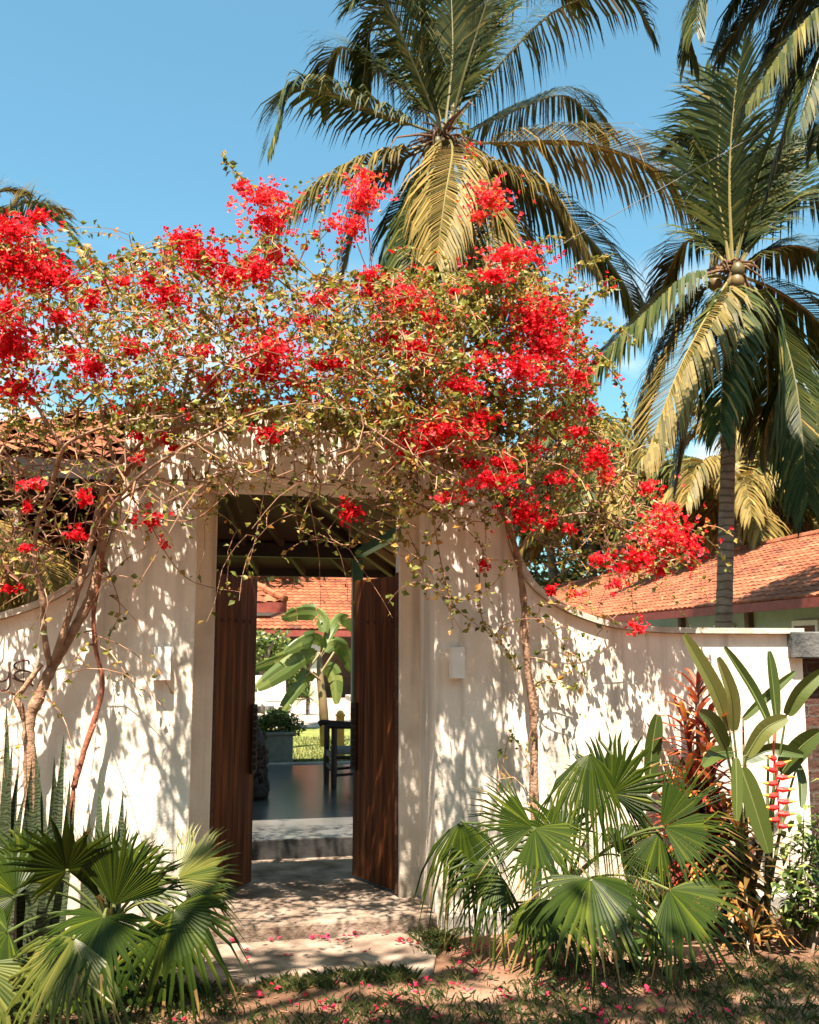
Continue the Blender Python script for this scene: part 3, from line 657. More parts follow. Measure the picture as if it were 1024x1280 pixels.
fr = [F([(916, 335), (912, 230), (918, 130), (930, 50)], .5, droop=.3, L=.95, n=52, w=.017, tint0=-.15, lift=.1, ragged=.25),
      F([(918, 335), (945, 230), (985, 130), (1020, 90)], -.3, droop=.3, L=.95, n=52, w=.017, tint0=-.15, ragged=.25),
      F([(912, 330), (895, 240), (868, 170), (832, 185)], .9, droop=.6, L=.5, n=50),
      F([(905, 345), (855, 352), (800, 400), (745, 455), (712, 495)], -.5, droop=1.0, L=.7, n=70),
      F([(915, 345), (890, 385), (850, 460), (808, 570)], -1.3, droop=.65, L=.85, n=74, old=1),
      F([(922, 345), (965, 385), (995, 480), (1010, 630)], -1.0, droop=.65, L=.9, n=76, tint0=-.05),
      F([(925, 338), (965, 312), (1010, 310), (1060, 345)], .2, droop=.8, L=.6, n=60),
      F([(925, 345), (975, 365), (1030, 410), (1075, 500)], .5, droop=.8, L=.7, n=60),
      F([(922, 335), (970, 270), (1030, 240), (1090, 260)], .6, droop=.6, L=.8, n=60, tint0=-.1),
      F([(915, 345), (912, 380), (905, 440), (900, 540)], -1.5, droop=.6, L=.7, n=56),
      F([(918, 335), (935, 250), (960, 190), (1000, 180)], 1.2, droop=.4, L=.8, n=60, tint0=-.1),
      F([(912, 345), (870, 370), (835, 430), (800, 520)], .8, droop=.9, L=.7, n=60),
      F([(916, 335), (898, 220), (900, 130), (880, 90)], 1.2, droop=.3, L=.9, n=64, tint0=-.15),
      F([(920, 335), (960, 260), (1000, 180), (1050, 170)], .9, droop=.4, L=.9, n=64, tint0=-.12),
      F([(925, 345), (960, 400), (985, 470), (970, 570)], .1, droop=.7, L=.8, n=60, tint0=-.1),
      F([(912, 345), (895, 400), (870, 480), (850, 590)], .5, droop=.6, L=.8, n=60),
      F([(910, 335), (880, 300), (850, 310), (820, 380)], 1.4, droop=.6, L=.6, n=50),
      F([(920, 345), (950, 400), (960, 480), (950, 560)], .9, droop=.7, L=.8, n=56)]
b2 = at(899, 900, YB)
palm_thing('coconut_palm', 'coconut palm with a bare ringed grey trunk standing before the long tiled roof', (b2[0], YB, .15), CR, fr, .135, .09, 'coconut palms', 5)
YB = 3.6; CR = at(1095, -70, YB)
fr = [F([(1095, -70), (1000, -85), (910, -50), (868, 20), (862, 70)], .3, droop=.8, L=.6, n=70, w=.018),
      F([(1095, -60), (1040, -5), (985, 55), (935, 130)], -.4, droop=.9, L=.62, n=70, w=.018, old=0, tint0=.1),
      F([(1095, -60), (1050, 20), (1000, 120), (955, 260)], .6, droop=.8, L=.45, n=60, w=.016),
      F([(1095, -70), (1030, -60), (960, -10), (905, 60)], .9, droop=.7, L=.6, n=70, w=.018),
      F([(1100, -60), (1080, 60), (1050, 200), (1020, 330)], .2, droop=.7, L=.45, n=60, w=.016),
      F([(1095, -70), (1020, -110), (930, -90), (880, -20), (870, 40)], -.5, droop=.8, L=.55, n=70, w=.018),
      F([(1095, -60), (1060, -20), (1010, 40), (975, 130)], .2, droop=.9, L=.55, n=70, w=.018),
      F([(1095, -70), (1010, -60), (940, -20), (900, 50)], .3, droop=.9, L=.6, n=70, w=.018, tint0=-.15),
      F([(1095, -70), (1040, -40), (990, 10), (960, 80)], .8, droop=.9, L=.6, n=70, w=.018, tint0=-.15),
      F([(1095, -65), (1060, 10), (1030, 60), (1000, 150)], -.8, droop=.9, L=.6, n=70, w=.018, tint0=-.1),
      F([(1095, -60), (1070, 0), (1040, 90), (1020, 190)], -.5, droop=.9, L=.5, n=64, w=.018),
      F([(1100, -70), (1180, -30), (1240, 60), (1260, 160)], .2, droop=.7, L=.6, n=60, w=.018),
      F([(1100, -70), (1120, -160), (1180, -200), (1250, -160)], .2, droop=.5, L=.6, n=60, w=.018)]
b3 = at(1150, 900, YB)
palm_thing('coconut_palm', 'coconut palm reaching in from the top right corner with dark hanging fronds', (b3[0] + .3, YB, 0), CR, fr, .17, .11, 'coconut palms', 0, .1)
YB = 13.0; CR = at(-25, 363, YB)
fr = [F([(-25, 363), (10, 298), (55, 268), (105, 313)], -.5, droop=.4, L=.55, n=60),
      F([(-25, 363), (0, 288), (30, 253), (80, 263)], .5, droop=.4, L=.55, n=60, old=1),
      F([(-25, 363), (-20, 278), (0, 240), (30, 240)], .2, droop=.35, L=.45, old=1),
      F([(-25, 363), (20, 323), (65, 318), (95, 378)], -.9, droop=.5, L=.45),
      F([(-25, 363), (-60, 288), (-110, 278), (-160, 328)], 0, droop=.4, L=.5)]
palm_thing('coconut_palm', 'coconut palm behind the far left of the flowering vine with upright fronds', at(-40, 850, YB) * A(1, 1, 0) + A(0, 0, .1), CR, fr, .17, .12, 'coconut palms', 0, 0)

# ------------------------------------------------------------------ distant palms and trees
def far_palm(seed, label, h_):
    random.seed(seed); base = A(0, 0, 0); crown = A(random.uniform(-.6, .6), random.uniform(-.6, .6), h_); fr = []
    for i in range(17):
        th = i * 2.4 + random.uniform(-.2, .2); e = random.choice((.9, .5, .1, -.3, -.6)); l_ = random.uniform(2.6, 3.6)
        d = A(math.cos(th), math.sin(th), 0); p1 = crown + d * l_ * .4 + UP * l_ * .4 * math.sin(e)
        p2 = crown + d * l_ * .75 + UP * (l_ * .55 * math.sin(e) - .4); p3 = crown + d * l_ + UP * (l_ * .5 * math.sin(e) - 1.4)
        fr.append(([crown, p1, p2, p3], dict(n=34, L=.8, w=.035, droop=.7, old=int(random.random() < .5), rr=.035, tint0=.12)))
    return palm_thing('coconut_palm', label, (0, 0, 0), crown, fr, .17, .12, 'palms of the distant grove', 4)
fpA = far_palm(11, 'x', 8.6); fpB = far_palm(23, 'x', 6.0)
far_spots = [  # px, depth, proto, rot, scale, label
    (745, 45, fpA, .3, 1.35, 'distant palm whose drooping crown shows just past the right edge of the flowers'),
    (706, 49, fpB, 1.2, 1.7, 'distant pale trunked palm behind the thin right hand flower sprays'),
    (800, 40, fpB, 2.0, 1.5, 'distant palm between the flower cluster and the ringed palm trunk'),
    (876, 40, fpA, 4.1, 1.0, 'distant palm with a thin pale trunk beside the ringed palm trunk'),
    (945, 27, fpB, .9, 1.12, 'distant low palm with golden arching fronds above the long tiled roof'),
    (1008, 31, fpB, 3.3, 1.35, 'distant dark palm above the roof at the right edge of the view'),
    (990, 44, fpA, 5.2, 1.1, 'distant tall palm behind the hanging fronds at the right edge'),
    (655, 58, fpA, 2.6, 1.4, 'distant palm almost hidden by flowers behind the raised gateway'),
    (962, 35, fpA, 1.9, 1.15, 'distant palm with spreading golden crown right of the ringed palm trunk'),
    (1035, 37, fpA, 3.0, 1.2, 'distant palm leaning in from beyond the right edge above the roof'),
    (820, 44, fpA, 5.0, 1.1, 'distant palm seen through the gap left of the ringed palm trunk'),
    (920, 52, fpB, .2, 1.5, 'farthest palm of the grove seen beneath the ringed palm crown')]
first = {}
for px, yy, pt, rz, s_, lab in far_spots:
    p = at(px, 800, yy - 6.5); loc = (p[0], p[1], 0)
    if pt.name not in first:
        first[pt.name] = 1; pt.location = loc; pt.rotation_euler = (0, 0, rz); pt.scale = (s_,) * 3; pt['label'] = lab
    else: dup(pt, loc, rz, s_, lab)
def crown_mesh(blobs, n, size, seed):
    random.seed(seed); m = MB(); wts = [b_[3] ** 2 for b_ in blobs]
    for i in range(n):
        bx, by, bz, br = random.choices(blobs, wts)[0]
        th = random.uniform(0, 6.28); z = random.uniform(-1, 1); q = math.sqrt(1 - z * z); r_ = br * random.random() ** .4
        p = A(bx + r_ * q * math.cos(th), by + r_ * q * math.sin(th), bz + r_ * z * .8)
        d = unit(A(random.gauss(0, 1), random.gauss(0, 1), random.gauss(0, .6) - .2)); s = unit(np.cross(d, A(random.gauss(0, 1), random.gauss(0, 1), random.gauss(0, 1)))) ; l_ = size * random.uniform(.6, 1.4)
        m.add([p, p + d * l_ * .5 + s * l_ * .22, p + d * l_, p + d * l_ * .5 - s * l_ * .22], [(0, 1, 2, 3)])
    return m
def leafy_tree(loc, h_, w_, seed, label, n=2600, leaf=.3, group=None, mat_=None, lowest=.35):
    random.seed(seed); t = thing('broadleaf_tree', loc, label, 'tree', group); loc = A(*loc)
    bl = []; m = MB(); top = loc + A(0, 0, h_ * .55); m.tube([loc, loc + A(.1, 0, h_ * .3), top], [.16, .13, .08], 8)
    for i in range(9):
        th = random.uniform(0, 6.28); r_ = w_ * random.uniform(.25, .75); z = h_ * random.uniform(lowest, .88)
        c = loc + A(math.cos(th) * r_, math.sin(th) * r_, z); bl.append((*c, w_ * random.uniform(.28, .48)))
        m.tube([loc + A(.05, 0, h_ * random.uniform(.25, .5)), (loc + c) / 2 + A(0, 0, z * .35), c], [.07, .05, .02], 5)
    m.build('trunk', TBARK, t); crown_mesh(bl, n, leaf, seed + 1).build('crown', mat_ or DARKLEAF, t)
    return t
for px, yy, hh, ww, sd, lab in [(300, 40, 7.5, 3.4, 1, 'dark broadleaf tree over the courtyard house roof, behind the left door leaf'),
                            (365, 43, 6.6, 3.2, 2, 'dark broadleaf tree over the courtyard house roof, between the door leaves'),
                            (440, 41, 7.0, 3.2, 3, 'dark broadleaf tree over the courtyard house roof, behind the green post'),
                            (655, 60, 8.0, 4.4, 4, 'dense shadowed tree just past the curved shoulder of the wall'),
                            (700, 54, 7.4, 4.0, 5, 'broad green tree above the far end of the long roof'),
                            (770, 46, 8.0, 4.0, 6, 'broad tree behind the largest drooping flower cluster'),
                            (850, 50, 8.2, 4.2, 7, 'broad tree behind the ringed palm trunk'),
                            (940, 52, 9.0, 4.5, 8, 'broad tree behind the golden low palm'),
                            (1020, 46, 9.0, 4.2, 9, 'broad tree over the roof at the right edge of the view')]:
    p = at(px, 800, yy - 6.5); leafy_tree((p[0], p[1], 0), hh + (3.2 if px > 820 else 1.0 if px > 600 else 0), ww * 1.15, sd * 13, lab, 3200, .42, 'trees beyond the roofs', GROVE)
for tx, ty, hh, ww, sd, lab in [(-13, -17, 11, 6, 81, 'big unseen tree added to block sky light, far to the left behind the viewer'), (-6.5, -19, 12, 6, 82, 'tall unseen tree added to block sky light behind the viewer'), (0, -18, 12, 6, 83, 'dense unseen tree added to block sky light, directly facing the gateway'),
                            (6.5, -19, 12, 6, 84, 'rounded unseen tree added to block sky light, facing the fan palm'), (13, -17, 11, 6, 85, 'big unseen tree added to block sky light, facing the brick pier')]:
    leafy_tree((tx, ty, 0), hh, ww, sd, lab, 2600, 1.1, 'unseen trees added to block sky light', None, .12)  # unseen tree row added behind the camera to cut sky fill on the wall
random.seed(70)
# shade under the far tree line reads as one mass of undergrowth
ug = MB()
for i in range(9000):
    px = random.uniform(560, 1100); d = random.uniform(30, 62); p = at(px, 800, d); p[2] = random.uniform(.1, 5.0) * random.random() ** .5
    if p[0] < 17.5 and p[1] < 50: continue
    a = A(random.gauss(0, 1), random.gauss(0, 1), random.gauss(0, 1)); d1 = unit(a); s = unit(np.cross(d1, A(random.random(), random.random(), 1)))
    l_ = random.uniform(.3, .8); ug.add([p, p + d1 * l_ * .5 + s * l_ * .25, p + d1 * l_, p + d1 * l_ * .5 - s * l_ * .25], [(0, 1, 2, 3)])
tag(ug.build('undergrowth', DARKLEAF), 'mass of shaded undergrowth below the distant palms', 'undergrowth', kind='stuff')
# palm frond curtain hanging behind the left wing of the wall
yp = thing('yellow_palm', at(20, 880, .9) * A(1, 1, 0), 'palm with golden hanging fronds peeping over the wall under the vines at far left', 'palm')
YB = .9
for lst in ([(-15, 640), (0, 655), (14, 690), (27, 745), (33, 800)], [(20, 660), (38, 680), (52, 700), (62, 728), (70, 790)], [(-60, 640), (-40, 650), (-20, 690), (-10, 780)]):
    q = F(lst, -.2); coco_frond(q[0], L=.3, n=46, w=.011, droop=.35, rr=.012, ragged=.02, sweep=.35, tint0=.35).build('frond', [COCOY, RACH], yp)
m = MB(); c = at(20, 640, 1.1); m.tube([(c[0], 1.1, .1), (c[0] - .2, 1.1, 1.4), c], [.05, .045, .03], 8)
for lst in ([(-15, 640)], [(20, 660)], [(-60, 640)]): m.tube([c, at(*lst[0], .9)], [.02, .014], 6)
m.build('trunk', PTRUNK, yp)

random.seed(8); st_ = thing('shade_tree', (-5.2, -6.2, 0), 'spreading shade tree standing behind the viewer that dapples the ground', 'tree')
m = MB(); m.tube([(-5.2, -6.2, -.05), (-5.1, -6.1, 2.5), (-4.6, -5.8, 5)], [.22, .18, .14], 10); bl = []
for c in ((-1.25, -3.7, 7.0, .4), (-.5, -3.75, 7.0, .38), (-1.7, -5.0, 7.1, .7), (-.9, -4.9, 7.0, .7), (.1, -4.95, 7.2, .7), (1.0, -5.0, 7.2, .75), (2.0, -5.1, 7.4, .75), (3.0, -5.0, 7.2, .7), (-.2, -5.9, 7.4, .9), (1.6, -6.0, 7.6, .9), (-2.2, -5.9, 7.3, .9)):
    bl.append(c); m.tube([(-4.6, -5.8, 5), (A(-4.6, -5.8, 5) + A(*c[:3])) / 2 + A(0, 0, .4), c[:3]], [.1, .06, .03], 6)
m.build('trunk', TBARK, st_); crown_mesh(bl, 2700, .24, 51).build('crown', DARKLEAF, st_)
# ------------------------------------------------------------------ courtyard
random.seed(5)
pb = at(347, 948, Z=.19); pl = thing('planter_box', pb, 'grey painted square planter standing on the courtyard lawn', 'planter')
px0 = at(324, 940, 7.2)[0]; px1 = at(366, 940, 7.2)[0]; pcx = (px0 + px1) / 2
m = MB(); m.box((pcx, 7.4, .37), (px1 - px0, .46, .37)); m.build('box', PLANTER, pl, bevel=.01)
m = MB(); m.box((pcx, 7.4, .575), (px1 - px0 + .05, .51, .035)); m.build('rim', PLANTER, pl, bevel=.005)
bu = thing('potted_bush', (pcx, 7.4, .59), 'rounded dense green bush growing in the grey planter', 'bush')
bl = [(pcx + a, 7.4 + b_, .72 + c, .17) for a, b_, c in ((-.17, 0, -.02), (0, -.08, .05), (.15, .03, .02), (0, .12, .04), (.25, -.03, -.06), (-.24, -.05, -.08))]
crown_mesh(bl, 2600, .05, 4).build('foliage', SHRUB, bu)
m = MB()
for a in bl: m.tube([(pcx, 7.4, .585), a[:3]], [.012, .006], 5)
m.build('stem', TBARK, bu)
# banana plant
bt = at(407, 925, 9.5); bb = (bt[0], 9.5, .16)
bn = thing('banana_plant', bb, 'banana plant with broad torn pale green leaves on the courtyard lawn', 'banana plant')
tp = at(399, 815, 9.5); m = MB(); m.tube([bb, at(404, 880, 9.5), at(400, 845, 9.5), tp], [.085, .07, .055, .035], 12); m.build('stem', BSTEM, bn, smooth=True)
def banana_leaf(px, w, dy=0, seed=0, tear=.2, mm=None, parent=None, name='leaf', YB_=9.5, tint=None):
    random.seed(seed); pts = catmull([at(x, y, YB_ + dy * i / (len(px) - 1)) for i, (x, y) in enumerate(px)], 7); m = MB(); k = len(pts)
    m.tube(pts, [max(.003, .006 * (1 - i / k)) for i in range(k)], 5, 1)
    st = int(k * .18); vt = random.random() * .3
    for sd in (-1, 1):
        i = st
        while i < k - 1:
            j = min(k - 1, i + random.choice((2, 3, 4, 5))); vs = []; drop = random.uniform(.0, .8); tr_ = random.uniform(-.25, .3)
            for q in range(i, j + 1):
                x = (q - st) / (k - 1 - st); d = unit(pts[min(q + 1, k - 1)] - pts[max(q - 1, 0)]); s = np.cross(d, _f); s = unit(s)
                hw = w * max(.03, math.sin(math.pi * min(.985, .1 + .9 * x)) ** .55); e = unit(s * sd + d * (.2 + tr_))
                vs += [pts[q], pts[q] + e * hw * .5 - _f * .06 * hw, pts[q] + e * hw + A(0, 0, -drop * hw * .5) + _f * .1 * hw]
            fs = []
            for q in range(j - i): a = 3 * q; fs += [(a, a + 1, a + 4, a + 3), (a + 1, a + 2, a + 5, a + 4)]
            m.add(vs, fs, 0, vt + random.uniform(0, .6) if tint is None else tint); i = j
    return m.build(name, [mm or BANANA, RACH], parent)
for i, (lst, w, dy) in enumerate([([(399, 818), (405, 780), (395, 765), (375, 764), (352, 772)], .14, .5),
        ([(399, 818), (402, 805), (392, 797), (375, 803), (356, 815)], .13, -.5), ([(398, 820), (385, 817), (352, 838), (318, 862)], .16, -.7),
        ([(398, 822), (385, 820), (355, 822), (310, 838)], .13, .8), ([(400, 850), (385, 845), (370, 860), (345, 900)], .12, -.4),
        ([(402, 850), (412, 835), (420, 850), (421, 880)], .12, -.2), ([(401, 822), (415, 805), (428, 810), (440, 840)], .13, .3),
        ([(401, 820), (418, 780), (432, 775), (445, 790)], .12, .8)]):
    banana_leaf(lst, w, dy, i + 3, parent=bn)
m = MB()
for lst in ([(399, 818), (384, 838)], [(401, 850), (388, 840), (382, 845)], [(402, 840), (418, 815)]): m.tube([at(x, y, 9.35) for x, y in lst], .02, 6)
m.build('leaf_stalk', BSTEM, bn)
# ochre post
op = at(425, 950, Z=.19)
m = MB(); m.box((op[0], op[1], .47), (.10, .10, .62)); m.box((op[0], op[1], .795), (.12, .12, .03)); m.lathe((op[0], op[1], .81), [(.05, 0), (.05, .02), (.02, .05)], 10)
tag(m.build('garden_post', OCHRE, bevel=.004), 'short ochre painted garden post beside the green porch post', 'post')
sheet('pool_deck', [(-9, 13.52), (9, 13.52), (9, 26), (-9, 26)], .1, .19, DECK)
a0, a1 = at(386, 868, Z=.3), at(432, 888, Z=.3)
sheet('pool_water', [(4.2, 17.2), (8.6, 16.2), (8.6, 25), (4.6, 25)], .1, .30, WATER)
m = MB()
for p, q in (((4.05, 17.1), (8.7, 16.05)), ((4.45, 25.1), (4.05, 17.1)), ((8.7, 16.05), (8.7, 25.1))): m.beam((*p, .26), (*q, .26), .3, .16)
tag(m.build('pool_coping', CONC), kind='structure')
for i, (px, yy, lab) in enumerate(((324, 19.0, 'white sun lounger on the pool deck nearest the left door leaf'), (345, 18.0, 'white sun lounger on the pool deck behind the round bush'), (326, 20.5, 'white sun lounger farthest across the pool deck'))):
    p = at(px, 900, yy); sl = thing('sun_lounger', (p[0], yy, .19), lab, 'sun lounger', 'sun loungers by the pool')
    x, y = p[0], yy
    m = MB(); m.box((x, y, .46), (.65, 1.4, .08)); m.build('frame', WHITE, sl)
    m = MB(); m.box((x, y - .1, .55), (.6, 1.2, .1)); m.build('mattress', CUSH, sl, bevel=.03)
    m = MB(); m.box((x, y + .75, .75), (.6, .1, .6), 0, 0, None, ('X', R(-25))); m.build('backrest', CUSH, sl, bevel=.03)
    for sx in (-.28, .28):
        for sy in (-.62, .62):
            m = MB(); m.box((x + sx, y + sy, .3), (.06, .06, .23)); m.build('leg', WHITE, sl)
for px, yy, s_, lab in ((385, 17.5, .8, 'small spiky palm by the pool seen through the doorway'),):
    p = at(px, 872, yy); t = thing('spiky_palm', (p[0], yy, .19), lab, 'palm')
    m = MB(); m.tube([(p[0], yy, .19), (p[0], yy, p[2])], [.05, .04], 8); m.build('trunk', PTRUNK, t)
    m = MB()
    for i in range(46):
        th = random.uniform(0, 6.28); e = random.uniform(-.4, 1.3); d = A(math.cos(th) * math.cos(e), math.sin(th) * math.cos(e), math.sin(e))
        strap(m, [p, p + d * .25, p + d * .5 - A(0, 0, .1)], .018)
    m.build('leaves', SHRUB, t)
for px, yy, hh, ww, sd, lab in ((325, 24, 2.3, 1.0, 41, 'leafy bush under the eave of the courtyard house beside the left door leaf'), (352, 25, 1.9, .9, 42, 'leafy bush under the courtyard house eave behind the banana leaves'), (505, 20, 3.0, 1.2, 43, 'leafy tree glimpsed between the right door leaf and the gate pier')):
    p = at(px, 880, yy); leafy_tree((p[0], yy, .15), hh, ww, sd, lab, 1500, .16, 'courtyard bushes', SHRUB, .2)
lg = MB(); random.seed(6)
for i in range(9000):
    x, y = random.uniform(-.6, 2.6), 6.7 + 4.5 * random.random() ** 1.5; hgt = random.uniform(.02, .07)
    a = random.uniform(0, 6.28); lg.add([(x - .006 * math.cos(a), y - .006 * math.sin(a), .18), (x + .006 * math.cos(a), y + .006 * math.sin(a), .18), (x + random.gauss(0, .02), y + random.gauss(0, .02), .18 + hgt)], [(0, 1, 2)], 0, random.uniform(.3, 1))
tag(lg.build('lawn_grass', GRASS), 'short sunlit grass of the courtyard lawn', 'grass', kind='stuff')
# cable across the sky
m = MB(); m.tube([at(690, 312, 4.2), at(783, 260, 3.9), at(945, 169, 3.6), at(1100, 85, 3.4)], .0045, 5); tag(m.build('overhead_cable', CABLE), 'thin pale cable slanting across the sky between the two palms', 'cable')
# ------------------------------------------------------------------ plants along the foot of the wall
FWD, RGT = _f, _r
def fan_mesh(hub, axis, nrm, Rr, spread=250, nseg=34, droop=.25, fused=.42, ylw=0., thin=1., seed=0):
    rs = random.Random(seed + 5); cup = rs.uniform(.02, .3); fused = rs.uniform(.44, .58); m = MB(); a = unit(axis); n = unit(nrm - a * np.dot(nrm, a)); s = np.cross(n, a)
    half = math.radians(spread) / nseg / 2
    for i in range(nseg):
        th = math.radians(spread) * ((i + .5) / nseg - .5); d = math.cos(th) * a + math.sin(th) * s; e = -math.sin(th) * a + math.cos(th) * s
        Lr = Rr * (.74 + .26 * math.cos(th * .62)) * rs.uniform(.93, 1.04); vs = []
        lv = [.03, .22, fused, fused + (1 - fused) * .5, 1.0]; tipd = rs.uniform(.7, 1.25); side = rs.gauss(0, .02)
        for k, x in enumerate(lv):
            r_ = Lr * x; hw = math.tan(half) * min(r_, Lr * fused) * (1.0 if x <= fused else [0, 0, 0, .72, .04][k]) * thin
            c = hub + d * r_ + A(0, 0, -.8 * droop * Rr * x ** 2.3 * (1 + .5 * (tipd - 1) * (x > fused)))
            c = c - n * Rr * cup * math.sin(th * .5) ** 2 * x
            if x > .7: c = c + A(0, 0, -droop * Rr * .26 * tipd * (x - .7) / .3) + e * side * Rr * 3
            pl_ = hw * .45
            vs += [c - e * hw - n * pl_ * .5, c + n * pl_ * .5, c + e * hw - n * pl_ * .5]
        fs = []
        for k in range(4): q = 3 * k; fs += [(q, q + 1, q + 4, q + 3), (q + 1, q + 2, q + 5, q + 4)]
        tn = min(.85, max(0, rs.gauss(.42 + ylw, .16))); m.add(vs, fs, 0, tn)
        if rs.random() < .12: m.t[-2:] = [1.0] * 2   # browned tip
    return m
def fan_palm(name, label, base, fans, stem_h=.25):
    t = thing(name, base, label, 'fan palm'); base = A(*base)
    m = MB(); m.tube([base - A(0, 0, .05), base + A(.02, 0, stem_h * .6), base + A(0, 0, stem_h)], [.06, .055, .04], 10); m.build('stem', FIBER, t)
    for i, (px, py, Y, rpx, ang, lean, spr, dr, yl) in enumerate(fans):
        hub = at(px, py, Y); Rr = rpx / FPX * np.linalg.norm(hub - CAM) * .96 * (.9 + .2 * ((i * 7) % 5) / 4); an = R(ang + ((i * 37) % 17) - 8)
        ax = math.cos(an) * RGT + math.sin(an) * UP - lean * FWD
        nr = -FWD * .8 + .75 * UP + .15 * A(math.sin(i * 2.1), 0, math.cos(i * 1.7))
        m = fan_mesh(hub, ax, nr, Rr, spr, 30 + (i * 5) % 9, dr, .5, 0, 1, i)
        b0 = base + A(0, 0, stem_h * .9); mid = (b0 + hub) / 2 + A(0, 0, .12 + .1 * abs(hub[0] - b0[0])) 
        k0 = len(m.f); m.tube(bez(b0, mid, hub, 8), [.011, .009, .008, .007, .006, .006, .006, .007], 6, 1)
        m.build('frond', [FANY if yl else FAN, PETI], t)
    return t
lb = at(135, 1215, Z=0)
fan_palm('fan_palm', 'bushy fan palm with wide pleated fronds at the left of the doorstep', lb, [
    # hub px, py, depth, radius px, axis angle, lean to viewer, spread, droop, yellowing
    (84, 1088, -1.4, 92, 100, .45, 300, .12, 0), (142, 1132, -1.45, 108, 80, .15, 120, .08, 0),
    (216, 1138, -1.40, 95, -50, .55, 210, .55, 0), (222, 1098, -1.15, 88, 28, -.1, 150, .1, 1),
    (130, 1146, -1.65, 78, -100, 1.0, 230, .2, 0), (92, 1172, -1.7, 118, -118, .4, 170, .45, 1),
    (20, 1120, -1.3, 90, 150, .3, 220, .35, 0), (115, 1178, -1.3, 85, -75, .7, 180, .6, 0),
    (30, 1090, -1.0, 80, 120, .0, 200, .3, 0), (185, 1165, -1.15, 80, -20, .3, 200, .5, 0),
    (10, 1165, -1.5, 95, 200, .4, 200, .5, 0), (235, 1120, -1.2, 72, 10, .5, 170, .35, 0), (150, 1110, -1.0, 85, 60, -.1, 180, .3, 0),
    (-30, 1210, -1.6, 105, -60, .4, 190, .5, 1), (60, 1195, -1.3, 80, -100, .7, 190, .6, 0)])
rb = at(712, 1168, Z=0)
fan_palm('fan_palm', 'large fan palm spreading glossy fronds before the white wall right of the doorway', rb, [
    (765, 992, -1.0, 96, 70, .15, 210, .10, 0), (738, 942, -.95, 92, -92, .45, 130, .9, 0),
    (666, 1034, -1.15, 90, 158, .35, 110, .15, 0), (668, 1036, -1.2, 84, -35, .8, 150, .3, 0),
    (826, 1034, -1.25, 98, 50, -.05, 60, .05, 0), (830, 1034, -1.3, 108, -14, .7, 100, .25, 0), (824, 1040, -1.25, 70, -110, .4, 90, .3, 0),
    (738, 1098, -1.5, 92, -80, 1.7, 230, .35, 0), (836, 1112, -1.5, 112, -24, 1.2, 150, .25, 0),
    (576, 1028, -.85, 72, -85, .3, 150, .95, 0), (625, 1092, -1.0, 88, 190, .6, 200, .5, 0),
    (700, 1050, -.8, 85, 120, -.1, 200, .3, 0), (775, 1070, -.85, 80, 40, .3, 200, .5, 0), (610, 1065, -.85, 76, 160, .4, 180, .5, 0), (690, 1125, -1.15, 78, -110, 1.2, 200, .5, 0)], .3)
# snake plants in three clumps
random.seed(9)
def sword(tip, base, w, dark, parent):
    tip, base = A(*tip), A(*base); m = MB(); mid = (tip + base) / 2 + A(random.gauss(0, .02), random.gauss(0, .015), 0)
    pts = bez(base, mid * 2 - (tip + base) / 2, tip, 9); tw = random.uniform(-.5, .5)
    up = unit(-FWD * math.cos(tw) + RGT * math.sin(tw))
    strap(m, pts, w, 0, dark, .35, lambda x: max(.02, (.62 + .38 * math.sin(3.14 * min(1, x * 1.2))) * (1 - x ** 4)), up)
    m.build('leaf', SNAKE, parent)
for lab, px, lst in (('tall banded snake plant at the far left edge against the wall', 20, [(8, 878, 0, 1075), (24, 955, 18, 1075), (-8, 900, -8, 1080), (40, 950, 34, 1080), (16, 925, 8, 1080), (-20, 930, -14, 1080), (33, 985, 26, 1080)]),
                     ('dark reddish snake plant leaning outward beneath the forked vine trunk', 62, [(80, 918, 48, 1070), (50, 958, 50, 1075), (68, 945, 62, 1075), (88, 968, 80, 1075), (44, 930, 56, 1080), (72, 985, 68, 1080), (92, 995, 74, 1080)]),
                     ('short snake plant just behind the upright palm fan and left of the doorway', 128, [(125, 966, 122, 1085), (154, 984, 134, 1085), (159, 1008, 140, 1085), (112, 1012, 118, 1085), (137, 1000, 128, 1085), (104, 1030, 116, 1085), (146, 1030, 136, 1085)])):
    b0 = at(px, 1090, -.72); sp_ = thing('snake_plant', (b0[0], -.72, 0), lab, 'snake plant', 'snake plants along the wall')
    for tx, ty, bx, by in lst:
        q = at(bx, by, -.72 + random.uniform(-.1, .08)); q = A(q[0], q[1], .0); sword(at(tx, ty, -.72 + random.uniform(-.1, .06)), q, random.uniform(.034, .046), random.uniform(0, 1), sp_)
